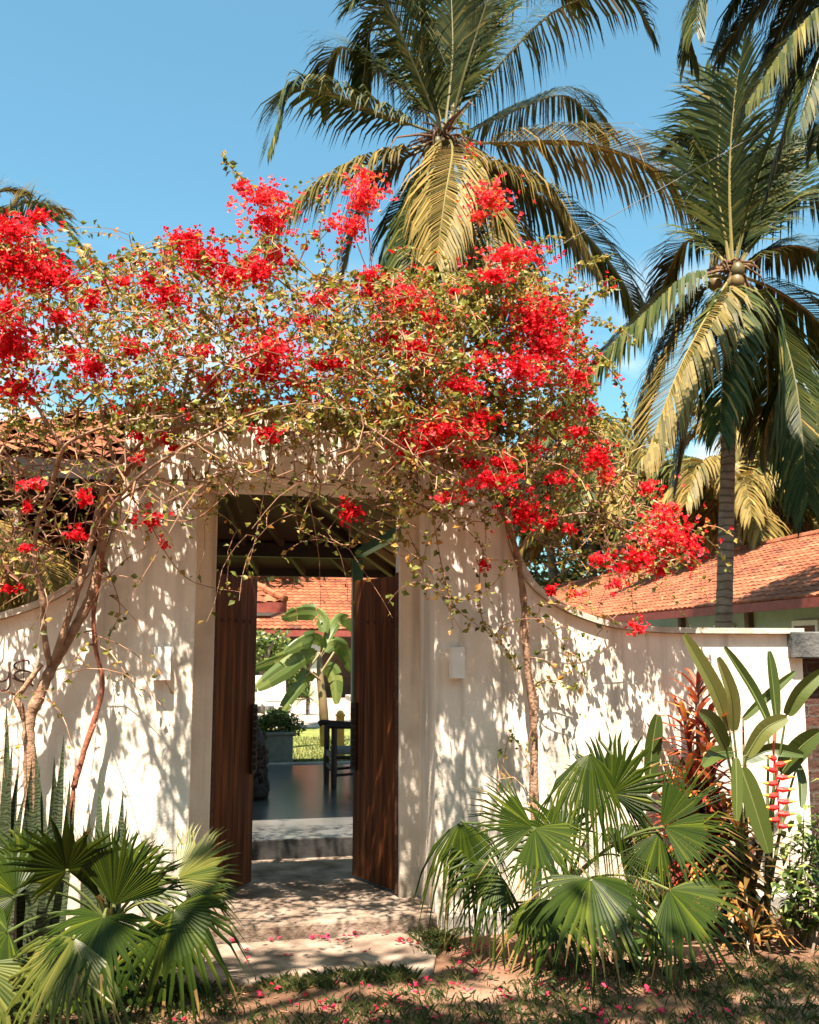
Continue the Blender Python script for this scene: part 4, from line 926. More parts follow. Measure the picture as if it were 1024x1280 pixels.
# heliconia with hanging lobster claws
hb_ = at(938, 1172, Z=0); hy = hb_[1]
he = thing('heliconia', hb_, 'heliconia with upright paddle leaves and a hanging red and orange flower', 'heliconia')
def paddle(lst, w, dy, seed, cup=.5):
    random.seed(seed); n_ = len(lst); pts = catmull([at(x, y, hy + dy[0] + (dy[1] - dy[0]) * i / (n_ - 1)) for i, (x, y) in enumerate(lst)], 6)
    m = MB(); W_ = w / FPX * 5.2
    strap(m, pts, W_, 0, random.random(), cup, lambda x: max(.03, math.sin(math.pi * min(.97, .06 + .94 * x)) ** .45), unit(-FWD + .35 * UP + .3 * RGT * random.uniform(-1, 1)))
    m.tube(pts, [.007 * (1 - .8 * i / len(pts)) for i in range(len(pts))], 5, 1); m.build('leaf', [HELI, PETI], he)
    return pts[0]
starts = []
for i, (lst, w, dy, cup) in enumerate([([(912, 912), (893, 860), (855, 793)], 13, (.1, .0), .25), ([(961, 906), (938, 860), (905, 809)], 8, (0, .1), .9),
        ([(917, 913), (914, 870), (897, 822)], 11, (-.1, -.2), .4), ([(970, 898), (966, 855), (961, 814)], 8, (.1, .15), .8),
        ([(929, 900), (962, 868), (994, 840)], 7, (.2, .2), .8), ([(983, 893), (1000, 865), (1030, 838)], 12, (-.1, -.2), .6),
        ([(933, 945), (955, 912), (984, 897)], 12, (-.25, -.3), .35), ([(977, 966), (1000, 935), (1026, 914)], 15, (0, -.15), .5),
        ([(932, 950), (965, 938), (1004, 944)], 10, (.0, -.1), .6), ([(916, 940), (895, 942), (878, 958)], 10, (-.1, -.3), .3),
        ([(920, 948), (921, 985), (921, 1026)], 8, (-.3, -.35), .3), ([(926, 960), (942, 1005), (961, 1066)], 15, (-.3, -.35), .25),
        ([(908, 935), (892, 905), (874, 890)], 12, (-.2, -.35), .3), ([(997, 955), (1002, 980), (1002, 1010)], 7, (0, -.1), .5), ([(812, 975), (816, 930), (822, 893)], 13, (.35, .35), .3)]):
    starts.append(paddle(lst, w, dy, i, cup))
m = MB(); hb_ = A(*hb_)
for i, q in enumerate(starts): m.tube(bez(hb_ + A(random.gauss(0, .05), random.gauss(0, .05), 0), (hb_ + q) / 2 + A(random.gauss(0, .04), 0, .08), q, 7), [.012, .012, .011, .01, .008, .007, .006], 6)
m.build('stem', PETI, he)
fl = MB(); line = [at(968, 905, hy - .2), at(967, 940, hy - .25), at(970, 965, hy - .25), at(973, 1000, hy - .25), at(974, 1036, hy - .25)]
pth = catmull(line, 8); fl.tube(pth, .006, 6, 0)
for i in range(12):
    y_ = 948 + i * 7.6; c = at(970 + 4 * (i / 12), y_, hy - .25); sd = 1 if i % 2 else -1
    L_ = (11 + 6 * math.sin(min(1, i / 4) * 1.5)) / FPX * 6.2 * (1 if i < 10 else .8)
    d = RGT * sd * .95 + UP * (.25 if i < 3 else .0) - FWD * .25
    fl.tube([c, c + d * L_ * .35 - A(0, 0, .004), c + d * L_ * .75], [.012, .017, .010], 8, 0)
    fl.tube([c + d * L_ * .75, c + d * L_ * 1.35 + A(0, 0, .008)], [.0101, .001], 8, 1)
fl.build('lobster_claw_flower', [HBR, HTIP], he)
# cordylines
random.seed(14)
def cordyline(base, stems, label, m_=None, leafL=.24, per=46, low=.15):
    t = thing('cordyline', base, label, 'cordyline', 'cordylines by the heliconia'); base = A(*base)
    for k, top in enumerate(stems):
        top = A(*top); pts = bez(base + A(random.gauss(0, .03), random.gauss(0, .03), 0), (base + top) / 2 + A(random.gauss(0, .05), 0, .05), top, 14)
        m = MB(); m.tube(pts, [.014] * 13 + [.008], 7); m.build('stem', TBARK, t)
        m = MB()
        for i in range(per):
            x = low + (1 - low) * (i / per) ** .8; j = x * 13; a = int(min(j, 12)); p = pts[a] + (pts[a + 1] - pts[a]) * (j - a)
            th = i * 2.4 + random.uniform(-.3, .3); el = -.35 + 1.3 * x ** 2.2 + random.uniform(-.25, .25); l_ = leafL * random.uniform(.75, 1.2)
            d = A(math.cos(th) * math.cos(el), math.sin(th) * math.cos(el), math.sin(el))
            strap(m, [p, p + d * l_ * .35, p + d * l_ * .7 - A(0, 0, l_ * .08), p + d * l_ - A(0, 0, l_ * .26)], .019, 0, min(1, max(0, random.gauss(.5, .25))), .3)
        m.build('leaves', m_ or CORD, t)
    return t
cb = at(893, 1160, Z=0)
cordyline(cb, [at(872, 850, cb[1] + .05), at(885, 905, cb[1] - .05), at(856, 900, cb[1] + .1), at(888, 955, cb[1] - .12), at(858, 965, cb[1] - .05)], 'tall cordyline with stacked red and bronze spiky leaves against the white wall', per=64, leafL=.27)
cb2 = at(915, 1180, Z=0)
cordyline(cb2, [at(925, 1035, cb2[1] - .02), at(905, 1010, cb2[1] + .1), at(955, 1050, cb2[1])], 'lower cordyline with orange and olive leaves under the heliconia flower', CORDG, .24, 42)
cb3 = at(860, 1165, Z=0)
cordyline(cb3, [at(850, 1010, cb3[1] + .1), at(880, 1050, cb3[1] - .1), at(885, 985, cb3[1] + .1), at(905, 1020, cb3[1] - .1), at(925, 1075, cb3[1] - .1)], 'dark shaded cordyline between the big fan palm and the heliconia', CORD, .27, 54)
# small strap rosette
vb = at(940, 1190, Z=0); t = thing('strap_leaf_plant', vb, 'small rosette of striped pale strap leaves at the foot of the cordylines', 'plant'); m = MB()
for i in range(34):
    th = i * 2.4; el = random.uniform(.1, 1.2); l_ = random.uniform(.2, .32); d = A(math.cos(th) * math.cos(el), math.sin(th) * math.cos(el), math.sin(el)); p = vb + A(0, 0, .03 + .1 * random.random())
    strap(m, [p, p + d * l_ * .4, p + d * l_ * .75 - A(0, 0, .02), p + d * l_ - A(0, 0, .1)], .014, 0, random.random(), .4)
m.build('leaves', CORDG, t); m = MB(); m.tube([vb, vb + A(0, 0, .15)], [.02, .012], 8); m.build('stem', TBARK, t)
# shrub at the right edge and young shrub
def leaf_bush(name, label, base, targets, nl, ls, m_, seed, spread=.12):
    random.seed(seed); t = thing(name, base, label, 'shrub'); base = A(*base); st = MB(); lv = MB()
    for q in targets:
        q = A(*q); pts = bez(base + A(random.gauss(0, .04), random.gauss(0, .04), 0), (base + q) / 2 + A(random.gauss(0, .05), random.gauss(0, .05), .06), q, 8)
        st.tube(pts, [.008, .007, .006, .006, .005, .004, .003, .002], 5)
        for i in range(nl):
            x = random.uniform(.35, 1); j = x * 7; a = int(min(j, 6)); p = pts[a] + (pts[a + 1] - pts[a]) * (j - a) + A(*[random.gauss(0, spread * .4) for _ in range(3)])
            if p[2] < .03: continue
            d = unit(A(random.gauss(0, 1), random.gauss(0, 1), random.gauss(.1, .6))); l_ = ls * random.uniform(.7, 1.3)
            strap(lv, [p, p + d * l_ * .5, p + d * l_ - A(0, 0, l_ * .25)], l_ * .24, 0, random.random(), .3)
    st.build('stem', TBARK, t); lv.build('foliage', m_, t); return t
sb = at(1005, 1185, Z=0)
leaf_bush('shrub', 'leafy green shrub in front of the brick pier at the right edge', sb, [at(x, y, sb[1] + random.uniform(-.25, .35)) for x, y in
    ((990, 1040), (1005, 1010), (1030, 1000), (1020, 1050), (1000, 1080), (985, 1100), (1040, 1060), (1010, 1110), (1050, 1030), (1045, 1110), (995, 1130))], 46, .075, SHRUB, 3)
yb = at(795, 1215, Z=0)
leaf_bush('young_shrub', 'young shrub with a few broad green and yellowed leaves below the big fan palm', yb, [at(x, y, yb[1] + random.uniform(-.1, .1)) for x, y in
    ((775, 1150), (800, 1130), (815, 1160), (785, 1175), (830, 1180), (760, 1170))], 5, .14, SHRUB, 4, .05)
# ------------------------------------------------------------------ bougainvillea
def inpoly(x, y, poly):
    c = False; n = len(poly)
    for i in range(n):
        x1, y1 = poly[i]; x2, y2 = poly[i - 1]
        if (y1 > y) != (y2 > y) and x < (x2 - x1) * (y - y1) / (y2 - y1) + x1: c = not c
    return c
CANOPY = [(-60, 285), (35, 280), (60, 325), (110, 330), (205, 300), (240, 298), (300, 325), (345, 300), (400, 345), (470, 338), (560, 342), (640, 325), (705, 362), (735, 440),
          (750, 520), (800, 600), (850, 650), (868, 700), (800, 725), (740, 712), (690, 690), (640, 660), (560, 648), (500, 640), (430, 632), (360, 615), (280, 622), (215, 650), (150, 668), (110, 690), (40, 725), (-60, 750)]
def wall_y(px, py): return None
def depth_for(px, py, rs):
    """how far out the tangle may stand: in front of the wall where the wall is solid, over and past its top elsewhere"""
    q = at(px, py, -.42)
    if q[0] > .95 and px <= 655: return -.5 - .3 * rs.random()
    if abs(q[0]) < 1.2 and q[2] < 3.25: return -.5 - (.45 * rs.random() if rs.random() < .8 else 1.15 * rs.random())
    if px > 655: return -.5 + 1.0 * rs.random()
    if px < 105 and q[2] > 2.1: return -.62 + .95 * rs.random()
    if q[2] < 2.4: return -.5 - .7 * rs.random() ** 1.6
    return -1.0 + 1.4 * rs.random() if rs.random() < .85 else -1.5 + .5 * rs.random()
class Vine:
    def __init__(s, seed):
        s.rs = random.Random(seed); s.P = []; s.par = []; s.fix = []   # nodes, parent, given radius
    def chain(s, pts, r0, r1, attach=None):
        last = attach
        if last is None and s.P:
            d = np.linalg.norm(np.array(s.P) - pts[0], axis=1); last = int(d.argmin())
        n = len(pts)
        for i, p in enumerate(pts):
            s.P.append(A(*p)); s.par.append(-1 if last is None else last); s.fix.append(r0 + (r1 - r0) * i / max(1, n - 1)); last = len(s.P) - 1
    def grow(s, targets):
        N0 = len(s.P); arr = np.zeros((N0 + len(targets) * 6, 3)); arr[:N0] = np.array(s.P); n = N0
        T = np.array(targets); D = np.array([np.min(np.sum((arr[:N0] - t) ** 2, 1)) for t in T]); order = np.argsort(D)
        for k in order:
            t = T[k]; d2 = np.sum((arr[:n] - t) ** 2, 1); j = int(d2.argmin()); L_ = math.sqrt(d2[j])
            if L_ < .02: continue
            m_ = min(5, max(1, int(L_ / .07))); p0 = arr[j].copy(); off = A(s.rs.gauss(0, .16), s.rs.gauss(0, .16), s.rs.gauss(.05, .16)) * L_
            last = j
            for i in range(1, m_ + 1):
                x = i / m_; p = p0 + (t - p0) * x + off * math.sin(math.pi * x) * (1 if m_ > 1 else 0)
                s.P.append(p); s.par.append(last); s.fix.append(0); arr[n] = p; last = n; n += 1
    def radii(s):
        cnt = np.ones(len(s.P))
        for i in range(len(s.P) - 1, -1, -1):
            if s.par[i] >= 0: cnt[s.par[i]] += cnt[i]
        return [f if f > 0 else min(.008, .0021 + .00055 * math.sqrt(c)) for f, c in zip(s.fix, cnt)]
def build_vine(t, V, name_mat=TWIG):
    rad = V.radii(); m = MB(); k = 4
    for i, p in enumerate(V.P):
        if V.par[i] < 0 or V.fix[i] > .0065: continue
        q = V.P[V.par[i]]; d = p - q
        if np.linalg.norm(d) < 1e-4 or np.linalg.norm(d) > .8: continue
        d = unit(d); a = np.cross(d, UP if abs(d[2]) < .9 else A(1, 0, 0)); a = unit(a); b_ = np.cross(d, a); r0, r1 = min(rad[V.par[i]], .009), rad[i]; vs = []
        for c, r_ in ((q, r0), (p, r1)):
            for h_ in range(3): th = 2.094 * h_; vs.append(c + r_ * (a * math.cos(th) + b_ * math.sin(th)))
        m.add(vs, [(0, 1, 4, 3), (1, 2, 5, 4), (2, 0, 3, 5)])
    return m.build('twigs', name_mat, t)
def path(lst, n=6): # (px, py, depth)
    return catmull([at(x, y, Y) for x, y, Y in lst], n)
def leaf_quad(m, p, l_, rs, hang=.35):
    d = unit(A(rs.gauss(0, 1), rs.gauss(-.3, 1), rs.gauss(-hang, .7))); s = unit(np.cross(d, A(rs.gauss(0, 1), rs.gauss(0, 1), rs.gauss(0, 1) + .3))); u_ = np.cross(s, d); w = l_ * .34
    mid = p + d * l_ * .45
    m.add([p, mid - s * w + u_ * w * .35, p + d * l_ - u_ * l_ * .12, mid + s * w + u_ * w * .35, mid], [(0, 4, 1), (1, 4, 2), (2, 4, 3), (3, 4, 0)], 0, rs.random())
def floret(m, p, s_, rs, tb):
    ax = unit(A(rs.gauss(0, 1), rs.gauss(-.7, 1), rs.gauss(.3, 1))); a = unit(np.cross(ax, A(rs.gauss(0, 1), rs.gauss(0, 1), rs.gauss(0, 1)))); b_ = np.cross(ax, a); tt = min(1, max(0, rs.gauss(tb, .22)))
    for k in range(3):
        th = 2.094 * k + rs.gauss(0, .15); o = a * math.cos(th) + b_ * math.sin(th); sd = np.cross(ax, o); l_ = s_ * rs.uniform(.8, 1.15)
        d = unit(o * .8 + ax * .6)
        m.add([p, p + d * l_ * .5 - sd * l_ * .42 + ax * l_ * .12, p + d * l_ + ax * l_ * .05, p + d * l_ * .5 + sd * l_ * .42 + ax * l_ * .12], [(0, 1, 2), (0, 2, 3)], 0, tt)
CL = [(15, 290, 30, 18), (50, 272, 14, 10), (20, 335, 42, 28), (65, 348, 40, 22), (8, 385, 20, 14), (15, 430, 30, 34), (20, 488, 26, 15), (75, 395, 20, 10), (115, 380, 15, 12), (118, 460, 26, 17), (165, 437, 20, 15),
      (210, 370, 28, 20), (232, 300, 26, 14), (255, 325, 38, 20), (290, 345, 20, 12), (330, 247, 34, 15), (302, 236, 10, 8), (335, 280, 28, 18), (322, 340, 24, 20), (345, 322, 14, 14), (265, 480, 20, 14), (250, 440, 16, 10),
      (338, 440, 40, 28), (330, 466, 26, 12), (385, 402, 16, 10), (408, 456, 30, 13), (455, 245, 24, 26), (440, 285, 20, 16), (456, 222, 16, 9), (462, 345, 16, 12), (505, 372, 34, 24), (460, 368, 16, 10), (520, 436, 32, 20), (490, 420, 18, 10),
      (612, 248, 30, 20), (598, 272, 12, 8), (640, 322, 46, 14), (620, 345, 26, 12), (665, 402, 38, 30), (680, 432, 44, 40), (650, 462, 34, 24), (690, 385, 26, 18), (720, 472, 22, 17), (738, 512, 9, 11), (580, 482, 34, 12), (600, 455, 20, 10),
      (556, 536, 52, 22), (535, 552, 34, 16), (600, 522, 18, 12), (655, 642, 27, 23), (618, 600, 38, 13), (590, 580, 16, 8), (700, 600, 18, 9), (745, 572, 24, 20), (758, 595, 14, 10), (722, 540, 18, 10), (810, 610, 15, 11), (828, 640, 20, 12),
      (835, 668, 38, 30), (862, 682, 15, 22), (800, 697, 30, 14), (780, 712, 18, 9), (750, 700, 14, 10), (771, 730, 14, 7), (718, 743, 11, 5), (690, 738, 5, 7), (797, 785, 16, 10), (826, 716, 12, 8),
      (335, 543, 17, 11), (175, 545, 10, 6), (206, 550, 10, 6), (175, 575, 8, 5), (187, 650, 14, 12), (95, 666, 9, 9), (40, 605, 14, 7), (105, 622, 9, 10), (35, 634, 8, 5), (12, 736, 14, 5), (32, 685, 10, 5), (438, 640, 13, 14), (512, 562, 26, 12),
      (560, 622, 20, 9), (605, 706, 6, 7), (630, 578, 22, 11), (690, 655, 13, 7), (712, 662, 8, 5), (400, 375, 18, 10), (300, 402, 20, 9), (150, 352, 16, 8), (188, 350, 12, 8), (90, 440, 12, 8), (440, 455, 14, 8), (370, 480, 14, 7), (540, 395, 14, 8), (570, 365, 14, 8), (415, 280, 9, 7), (670, 560, 16, 8), (690, 520, 14, 8), (205, 680, 6, 7), (215, 562, 5, 4)]
def bougainvillea(name, label, base, stems, mains, own, ntar, seed, sprays, dangles):
    t = thing(name, base, label, 'bougainvillea'); V = Vine(seed); rs = V.rs
    for lst, r0, r1, mt in stems:
        pts = path(lst, 7); V.chain(pts, r0, r1)
        m = MB(); k = len(pts); m.tube(pts, [(r0 + (r1 - r0) * i / (k - 1)) * rs.uniform(.88, 1.14) for i in range(k)], 9); m.build('trunk', mt, t, smooth=True)
    for lst, r0, r1 in mains:
        pts = path(lst, 7); V.chain(pts, r0, r1); m = MB(); k = len(pts)
        m.tube(pts, [(r0 + (r1 - r0) * i / (k - 1)) * rs.uniform(.9, 1.1) for i in range(k)], 7); m.build('branch', BARK, t, smooth=True)
    for lst in sprays + dangles: V.chain(path(lst, 8), .0042, .002)
    tg = []; info = []
    while len(tg) < ntar:
        x, y = rs.uniform(-60, 880), rs.uniform(270, 760)
        if not inpoly(x, y, CANOPY) or not own(x, rs): continue
        if y > 535 and x > 60 and rs.random() < (.5 if x < 480 else .35): continue
        Y = depth_for(x, y, rs); tg.append(at(x, y, Y))
    for i in range(420):   # the tangle resting on the gateway's top
        x = rs.uniform(120, 620)
        if own(x, rs): tg.append(at(x, rs.uniform(462, 545), rs.uniform(-.75, -.47)))
    for i in range(480):   # dry tangle of stems hanging over the wing of the wall
        x, y = rs.uniform(-60, 135), rs.uniform(535, 735)
        if own(x, rs) and y < 740 - .45 * max(0, x): tg.append(at(x, y, rs.uniform(-.85, -.47)))
    V.grow(tg)
    # long whips arching through the tangle
    for i in range(int(ntar * .07)):
        p = A(*V.P[rs.randrange(len(V.P))]); d = unit(A(rs.gauss(0, 1), rs.gauss(-.2, .5), rs.gauss(.2, .5))); pts = [p]; l_ = rs.uniform(.3, .9)
        for k in range(7):
            d = unit(d + A(rs.gauss(0, .14), rs.gauss(0, .14), -.2)); p = p + d * l_ / 7; pts.append(p)
        zz = [q[1] for q in pts]; q = pts[-1]
        # keep whips out of the masonry
        if any((-.47 < a[1] < .16 and a[2] < 3.2 and abs(a[0]) < 1.25) or (-.47 < a[1] < -.1 and a[2] < 2.0) for a in pts): continue
        V.chain(pts[1:], .003, .0015)
    build_vine(t, V)
    lv = MB(); fl = MB(); nl = 0
    for i, p in enumerate(V.P):
        if V.fix[i] > .0065 or p[2] < 1.0: continue
        d = p - CAM; z = np.dot(d, _f); px, py = 512 + FPX * np.dot(d, _r) / z, 640 - FPX * np.dot(d, _u) / z
        dens = 1.6
        if py > 545: dens = .75
        if py > 560: dens = .5
        if px < 260 and py > 550: dens = .38
        if px < 140 and py > 540: dens = .28
        if px > 480: dens *= 1.45
        if px > 480 and py > 500: dens *= 1.2
        inb = any(((px - a) / b2_) ** 2 + ((py - b1_) / c2_) ** 2 < .8 for a, b1_, b2_, c2_ in CL)
        n_ = int(dens * 2.1 * (.35 if inb and p[1] < -.3 else 1) + rs.random())
        for k in range(n_):
            leaf_quad(lv, p + A(rs.gauss(0, .012), rs.gauss(0, .012), rs.gauss(0, .012)), rs.uniform(.024, .055), rs)
        if py < 520 and rs.random() < .08:
            for k in range(rs.randint(2, 5)): floret(fl, p + A(*[rs.gauss(0, .025) for _ in range(3)]), rs.uniform(.017, .026), rs, .4)
    lv.build('foliage', BLEAF, t); fl.build('scattered_bracts', BRACT, t)
    PA = np.array(V.P)
    for cx, cy, rx, ry in CL:
        if not own(cx, None): continue
        q = at(cx, cy, -.42); Y = -.82 if (q[2] > 2.4) else -.66
        Y = -.62 if cx > 650 else Y; Y += rs.uniform(-.28, .02) * (.4 if cx > 650 else 1); c = at(cx, cy, Y); k = np.linalg.norm(c - CAM) / FPX; area = math.pi * rx * ry
        m = MB(); tb = rs.uniform(.25, .75)
        if cy < 300 or cx > 640: tb += .12
        for j in range(int(area / 8.5) + 7):
            rr, th = abs(rs.gauss(0, .6)), rs.uniform(0, 6.283); gx, gy = rr * math.cos(th) * rx * 1.05, rr * math.sin(th) * ry * 1.05
            p = c + _r * gx * k + UP * -gy * k - _f * rs.gauss(0, .5) * min(rx, ry) * k
            floret(m, p, rs.uniform(.018, .029), rs, tb)
        # a stalk to the nearest twig
        j = int(np.argmin(np.linalg.norm(PA - c, axis=1))); m.tube([PA[j], (PA[j] + c) / 2 - A(0, 0, .01), c], .0025, 4, 1)
        for j in range(int(area / 130)): leaf_quad(m, c + _r * rs.gauss(0, .6) * rx * k + UP * rs.gauss(0, .6) * ry * k - _f * rs.gauss(0, .03), rs.uniform(.025, .045), rs); m.m[-4:] = [2] * 4
        m.build('blossoms', [BRACT, TWIG, BLEAF], t)
    return t
lgx = at(36, 965, -.62)
LEFT_OWN = lambda x, rs: x < 440 + (rs.uniform(-60, 60) if rs else 0)
RIGHT_OWN = lambda x, rs: x >= 440 + (rs.uniform(-60, 60) if rs else 0)
bougainvillea('bougainvillea', 'red bougainvillea with pale forked twisting trunks climbing the wall left of the doorway', (lgx[0], -.62, 0),
    [([(40, 1085, -.62), (38, 960, -.6), (36, 905, -.58), (49, 870, -.57), (66, 832, -.55), (93, 785, -.54), (115, 742, -.54), (126, 690, -.56), (133, 640, -.58), (150, 600, -.62), (185, 562, -.7), (225, 535, -.8)], .036, .022, BARK),
     ([(34, 905, -.58), (26, 885, -.6), (22, 872, -.6), (34, 855, -.6), (52, 830, -.6)], .02, .014, BARK),
     ([(62, 832, -.57), (55, 790, -.6), (52, 745, -.6), (43, 700, -.62), (48, 650, -.64), (64, 612, -.66), (78, 560, -.75)], .017, .010, BARK),
     ([(68, 826, -.57), (86, 770, -.6), (104, 715, -.6), (118, 660, -.6), (132, 605, -.64), (165, 560, -.72)], .022, .016, BARK),
     ([(92, 985, -.58), (108, 930, -.56), (124, 880, -.54), (128, 850, -.54), (120, 812, -.54), (117, 770, -.55), (122, 735, -.56), (128, 690, -.6)], .016, .011, REDBARK),
     ([(88, 1080, -.6), (92, 985, -.58), (101, 950, -.57), (119, 905, -.56)], .013, .009, REDBARK)],
    [([(150, 600, -.62), (185, 545, -.8), (260, 530, -.9), (340, 538, -.95), (430, 545, -.9)], .014, .006),
     ([(64, 612, -.66), (75, 570, -.8), (95, 548, -.9), (160, 526, -.95), (250, 515, -.9), (330, 497, -.7)], .013, .006),
     ([(225, 535, -.8), (240, 450, -.7), (280, 380, -.6), (310, 320, -.6)], .011, .005),
     ([(150, 600, -.62), (130, 530, -.6), (110, 450, -.7), (60, 380, -.7), (20, 330, -.7)], .012, .005),
     ([(133, 640, -.58), (80, 610, -.7), (30, 590, -.7), (-40, 540, -.8)], .010, .006),
     ([(118, 660, -.6), (170, 600, -1.1), (230, 560, -1.3), (310, 520, -1.4), (390, 500, -1.4)], .010, .005),
     ([(225, 535, -.8), (270, 470, -1.0), (350, 430, -1.1), (420, 410, -1.0)], .010, .005),
     ([(78, 560, -.75), (40, 500, -.8), (0, 470, -.8), (-50, 440, -.8)], .010, .005),
     ([(133, 640, -.58), (175, 610, -.62), (220, 600, -.7), (270, 605, -.75)], .009, .004)], LEFT_OWN, 2800, 21,
    [[(310, 320, -.6), (345, 280, -.6), (318, 240, -.6), (300, 222, -.6), (279, 197, -.6)], [(345, 300, -.6), (338, 260, -.6), (352, 250, -.6)], [(400, 350, -.6), (430, 300, -.6), (448, 240, -.6), (456, 210, -.6)],
     [(0, 395, -1.2), (60, 365, -1.2), (130, 330, -1.2), (215, 303, -1.2), (300, 298, -1.2), (400, 292, -1.1)], [(410, 350, -.6), (400, 300, -.6), (405, 240, -.6)], [(210, 330, -.6), (232, 310, -.6), (235, 290, -.6)]],
    [[(335, 590, -.9), (326, 640, -.85), (318, 680, -.82), (308, 715, -.8)], [(395, 605, -.9), (380, 645, -.85), (374, 668, -.85)], [(372, 610, -.8), (372, 656, -.8), (402, 674, -.8), (436, 681, -.8), (449, 668, -.8), (470, 628, -.8)],
     [(275, 595, -.7), (268, 630, -.7), (255, 655, -.65)], [(180, 640, -.6), (230, 720, -.55), (300, 740, -.6)], [(130, 700, -.55), (150, 760, -.52), (136, 800, -.5), (140, 850, -.5)],
     [(310, 590, -1.3), (270, 560, -1.4), (210, 545, -1.3)], [(160, 640, -1.2), (240, 650, -1.25), (300, 600, -1.3)]])
rgx = at(667, 1060, -.6)
bougainvillea('bougainvillea', 'red bougainvillea with one slim brown trunk climbing the wall shoulder right of the doorway', (rgx[0], -.6, 0),
    [([(668, 1075, -.6), (668, 960, -.56), (667, 900, -.55), (660, 840, -.54), (657, 780, -.54), (652, 730, -.54), (646, 690, -.54), (632, 650, -.56), (612, 610, -.62), (590, 575, -.7)], .024, .016, BARK),
     ([(672, 1070, -.6), (664, 1000, -.55), (666, 940, -.53), (670, 880, -.52), (662, 835, -.55), (652, 790, -.52), (657, 745, -.56), (645, 700, -.52), (640, 672, -.56), (620, 620, -.6)], .012, .009, BARK)],
    [([(646, 690, -.56), (680, 655, -.62), (740, 642, -.6), (795, 670, -.62), (850, 692, -.65)], .010, .004),
     ([(590, 575, -.7), (620, 500, -.7), (660, 440, -.7), (700, 385, -.7)], .012, .005),
     ([(590, 575, -.7), (570, 480, -.8), (600, 380, -.6), (615, 300, -.6), (612, 245, -.6)], .011, .004),
     ([(590, 575, -.7), (530, 540, -.95), (470, 540, -1.0), (430, 545, -.9)], .010, .006),
     ([(612, 610, -.62), (560, 590, -1.1), (500, 560, -1.35), (430, 510, -1.4), (400, 480, -1.3)], .010, .005),
     ([(632, 650, -.58), (690, 560, -.55), (740, 540, -.5), (760, 580, -.5), (800, 610, -.55)], .010, .004),
     ([(590, 575, -.7), (520, 480, -.8), (480, 410, -.7), (470, 350, -.6)], .010, .005),
     ([(612, 610, -.62), (640, 560, -.75), (700, 500, -.7), (730, 450, -.65)], .009, .004)], RIGHT_OWN, 3400, 33,
    [[(700, 385, -.7), (715, 340, -.7), (760, 318, -.7)], [(720, 400, -.7), (735, 375, -.7), (765, 360, -.7)], [(612, 245, -.6), (618, 228, -.6)], [(850, 692, -.65), (870, 700, -.65), (872, 660, -.65)],
     [(760, 640, -.6), (720, 690, -.58), (690, 705, -.58), (640, 700, -.6)], [(800, 690, -.65), (790, 740, -.62), (797, 790, -.6)], [(770, 700, -.62), (730, 735, -.6), (690, 735, -.6)], [(740, 440, -.8), (775, 480, -.8), (785, 540, -.8)]],
    [[(600, 700, -.6), (602, 770, -.53), (625, 800, -.52), (650, 835, -.52)], [(540, 640, -.8), (555, 720, -.55), (570, 760, -.52), (610, 790, -.5)], [(505, 620, -.9), (498, 660, -.85), (494, 690, -.85)], [(560, 640, -.6), (600, 680, -.55), (606, 705, -.55)],
     [(668, 970, -.52), (640, 920, -.5), (628, 960, -.5), (620, 1010, -.5)], [(664, 860, -.5), (690, 850, -.5), (720, 860, -.5)], [(640, 700, -.6), (600, 745, -1.0), (550, 742, -1.1), (510, 700, -1.2)], [(655, 760, -.52), (700, 800, -.5), (720, 850, -.48)]])
# ------------------------------------------------------------------ ground cover and fallen petals
rs = random.Random(77)
def patch(x, y):  # where grass grows thick
    v = math.sin(x * 2.7 + 1.3) * math.cos(y * 3.1 + .5) + .7 * math.sin(x * 6.3 - y * 4.4) + .4 * math.sin(x * 13 + y * 11)
    return v
gr = MB(); n_ = 0
while n_ < 21000:
    x, y = rs.uniform(-2.2, 3.6), rs.uniform(-3.0, -.75)
    front = (-1.18 - y) / 1.0
    if -.95 < x < .62 and y > -1.18: continue
    v = patch(x, y) * .55 + front * 1.5 - .35
    if x > .6: v += -.15 + (.9 if (x > 1.7 and y < -1.5) else 0)
    if x < -.7: v += .3
    if rs.random() > 1 / (1 + math.exp(-4.5 * v)) : continue
    n_ += 1; h_ = rs.uniform(.012, .05) * (1.3 if rs.random() < .2 else 1); a = rs.uniform(0, 6.283); w = .0028; z = gz(x, y)
    dx, dy = rs.gauss(0, .018), rs.gauss(0, .018)
    gr.add([(x - w * math.cos(a), y - w * math.sin(a), z - .002), (x + w * math.cos(a), y + w * math.sin(a), z - .002), (x + dx * .5 + w * .6, y + dy * .5, z + h_ * .7), (x + dx * 1.4, y + dy * 1.4, z + h_)], [(0, 1, 2), (0, 2, 3)], 0, rs.random())
for i in range(5200):
    e = rs.random()
    if e < .6: x = rs.uniform(-.95, .66); y = -1.2 + rs.gauss(-.03, .05) + .03 * math.sin(x * 9)
    elif e < .85: x = .62 + rs.gauss(.05, .06); y = rs.uniform(-1.2, -.5)
    else: x = rs.uniform(.7, 3.2); y = -.52 + rs.gauss(-.02, .04)
    if patch(x * 2, y * 2) < -.25: continue
    h_ = rs.uniform(.015, .06); a = rs.uniform(0, 6.283); w = .0028; z = .0
    dx, dy = rs.gauss(0, .022), rs.gauss(0, .022)
    gr.add([(x - w * math.cos(a), y - w * math.sin(a), z), (x + w * math.cos(a), y + w * math.sin(a), z), (x + dx * .5 + w * .6, y + dy * .5, z + h_ * .7), (x + dx * 1.4, y + dy * 1.4, z + h_)], [(0, 1, 2), (0, 2, 3)], 0, rs.random())
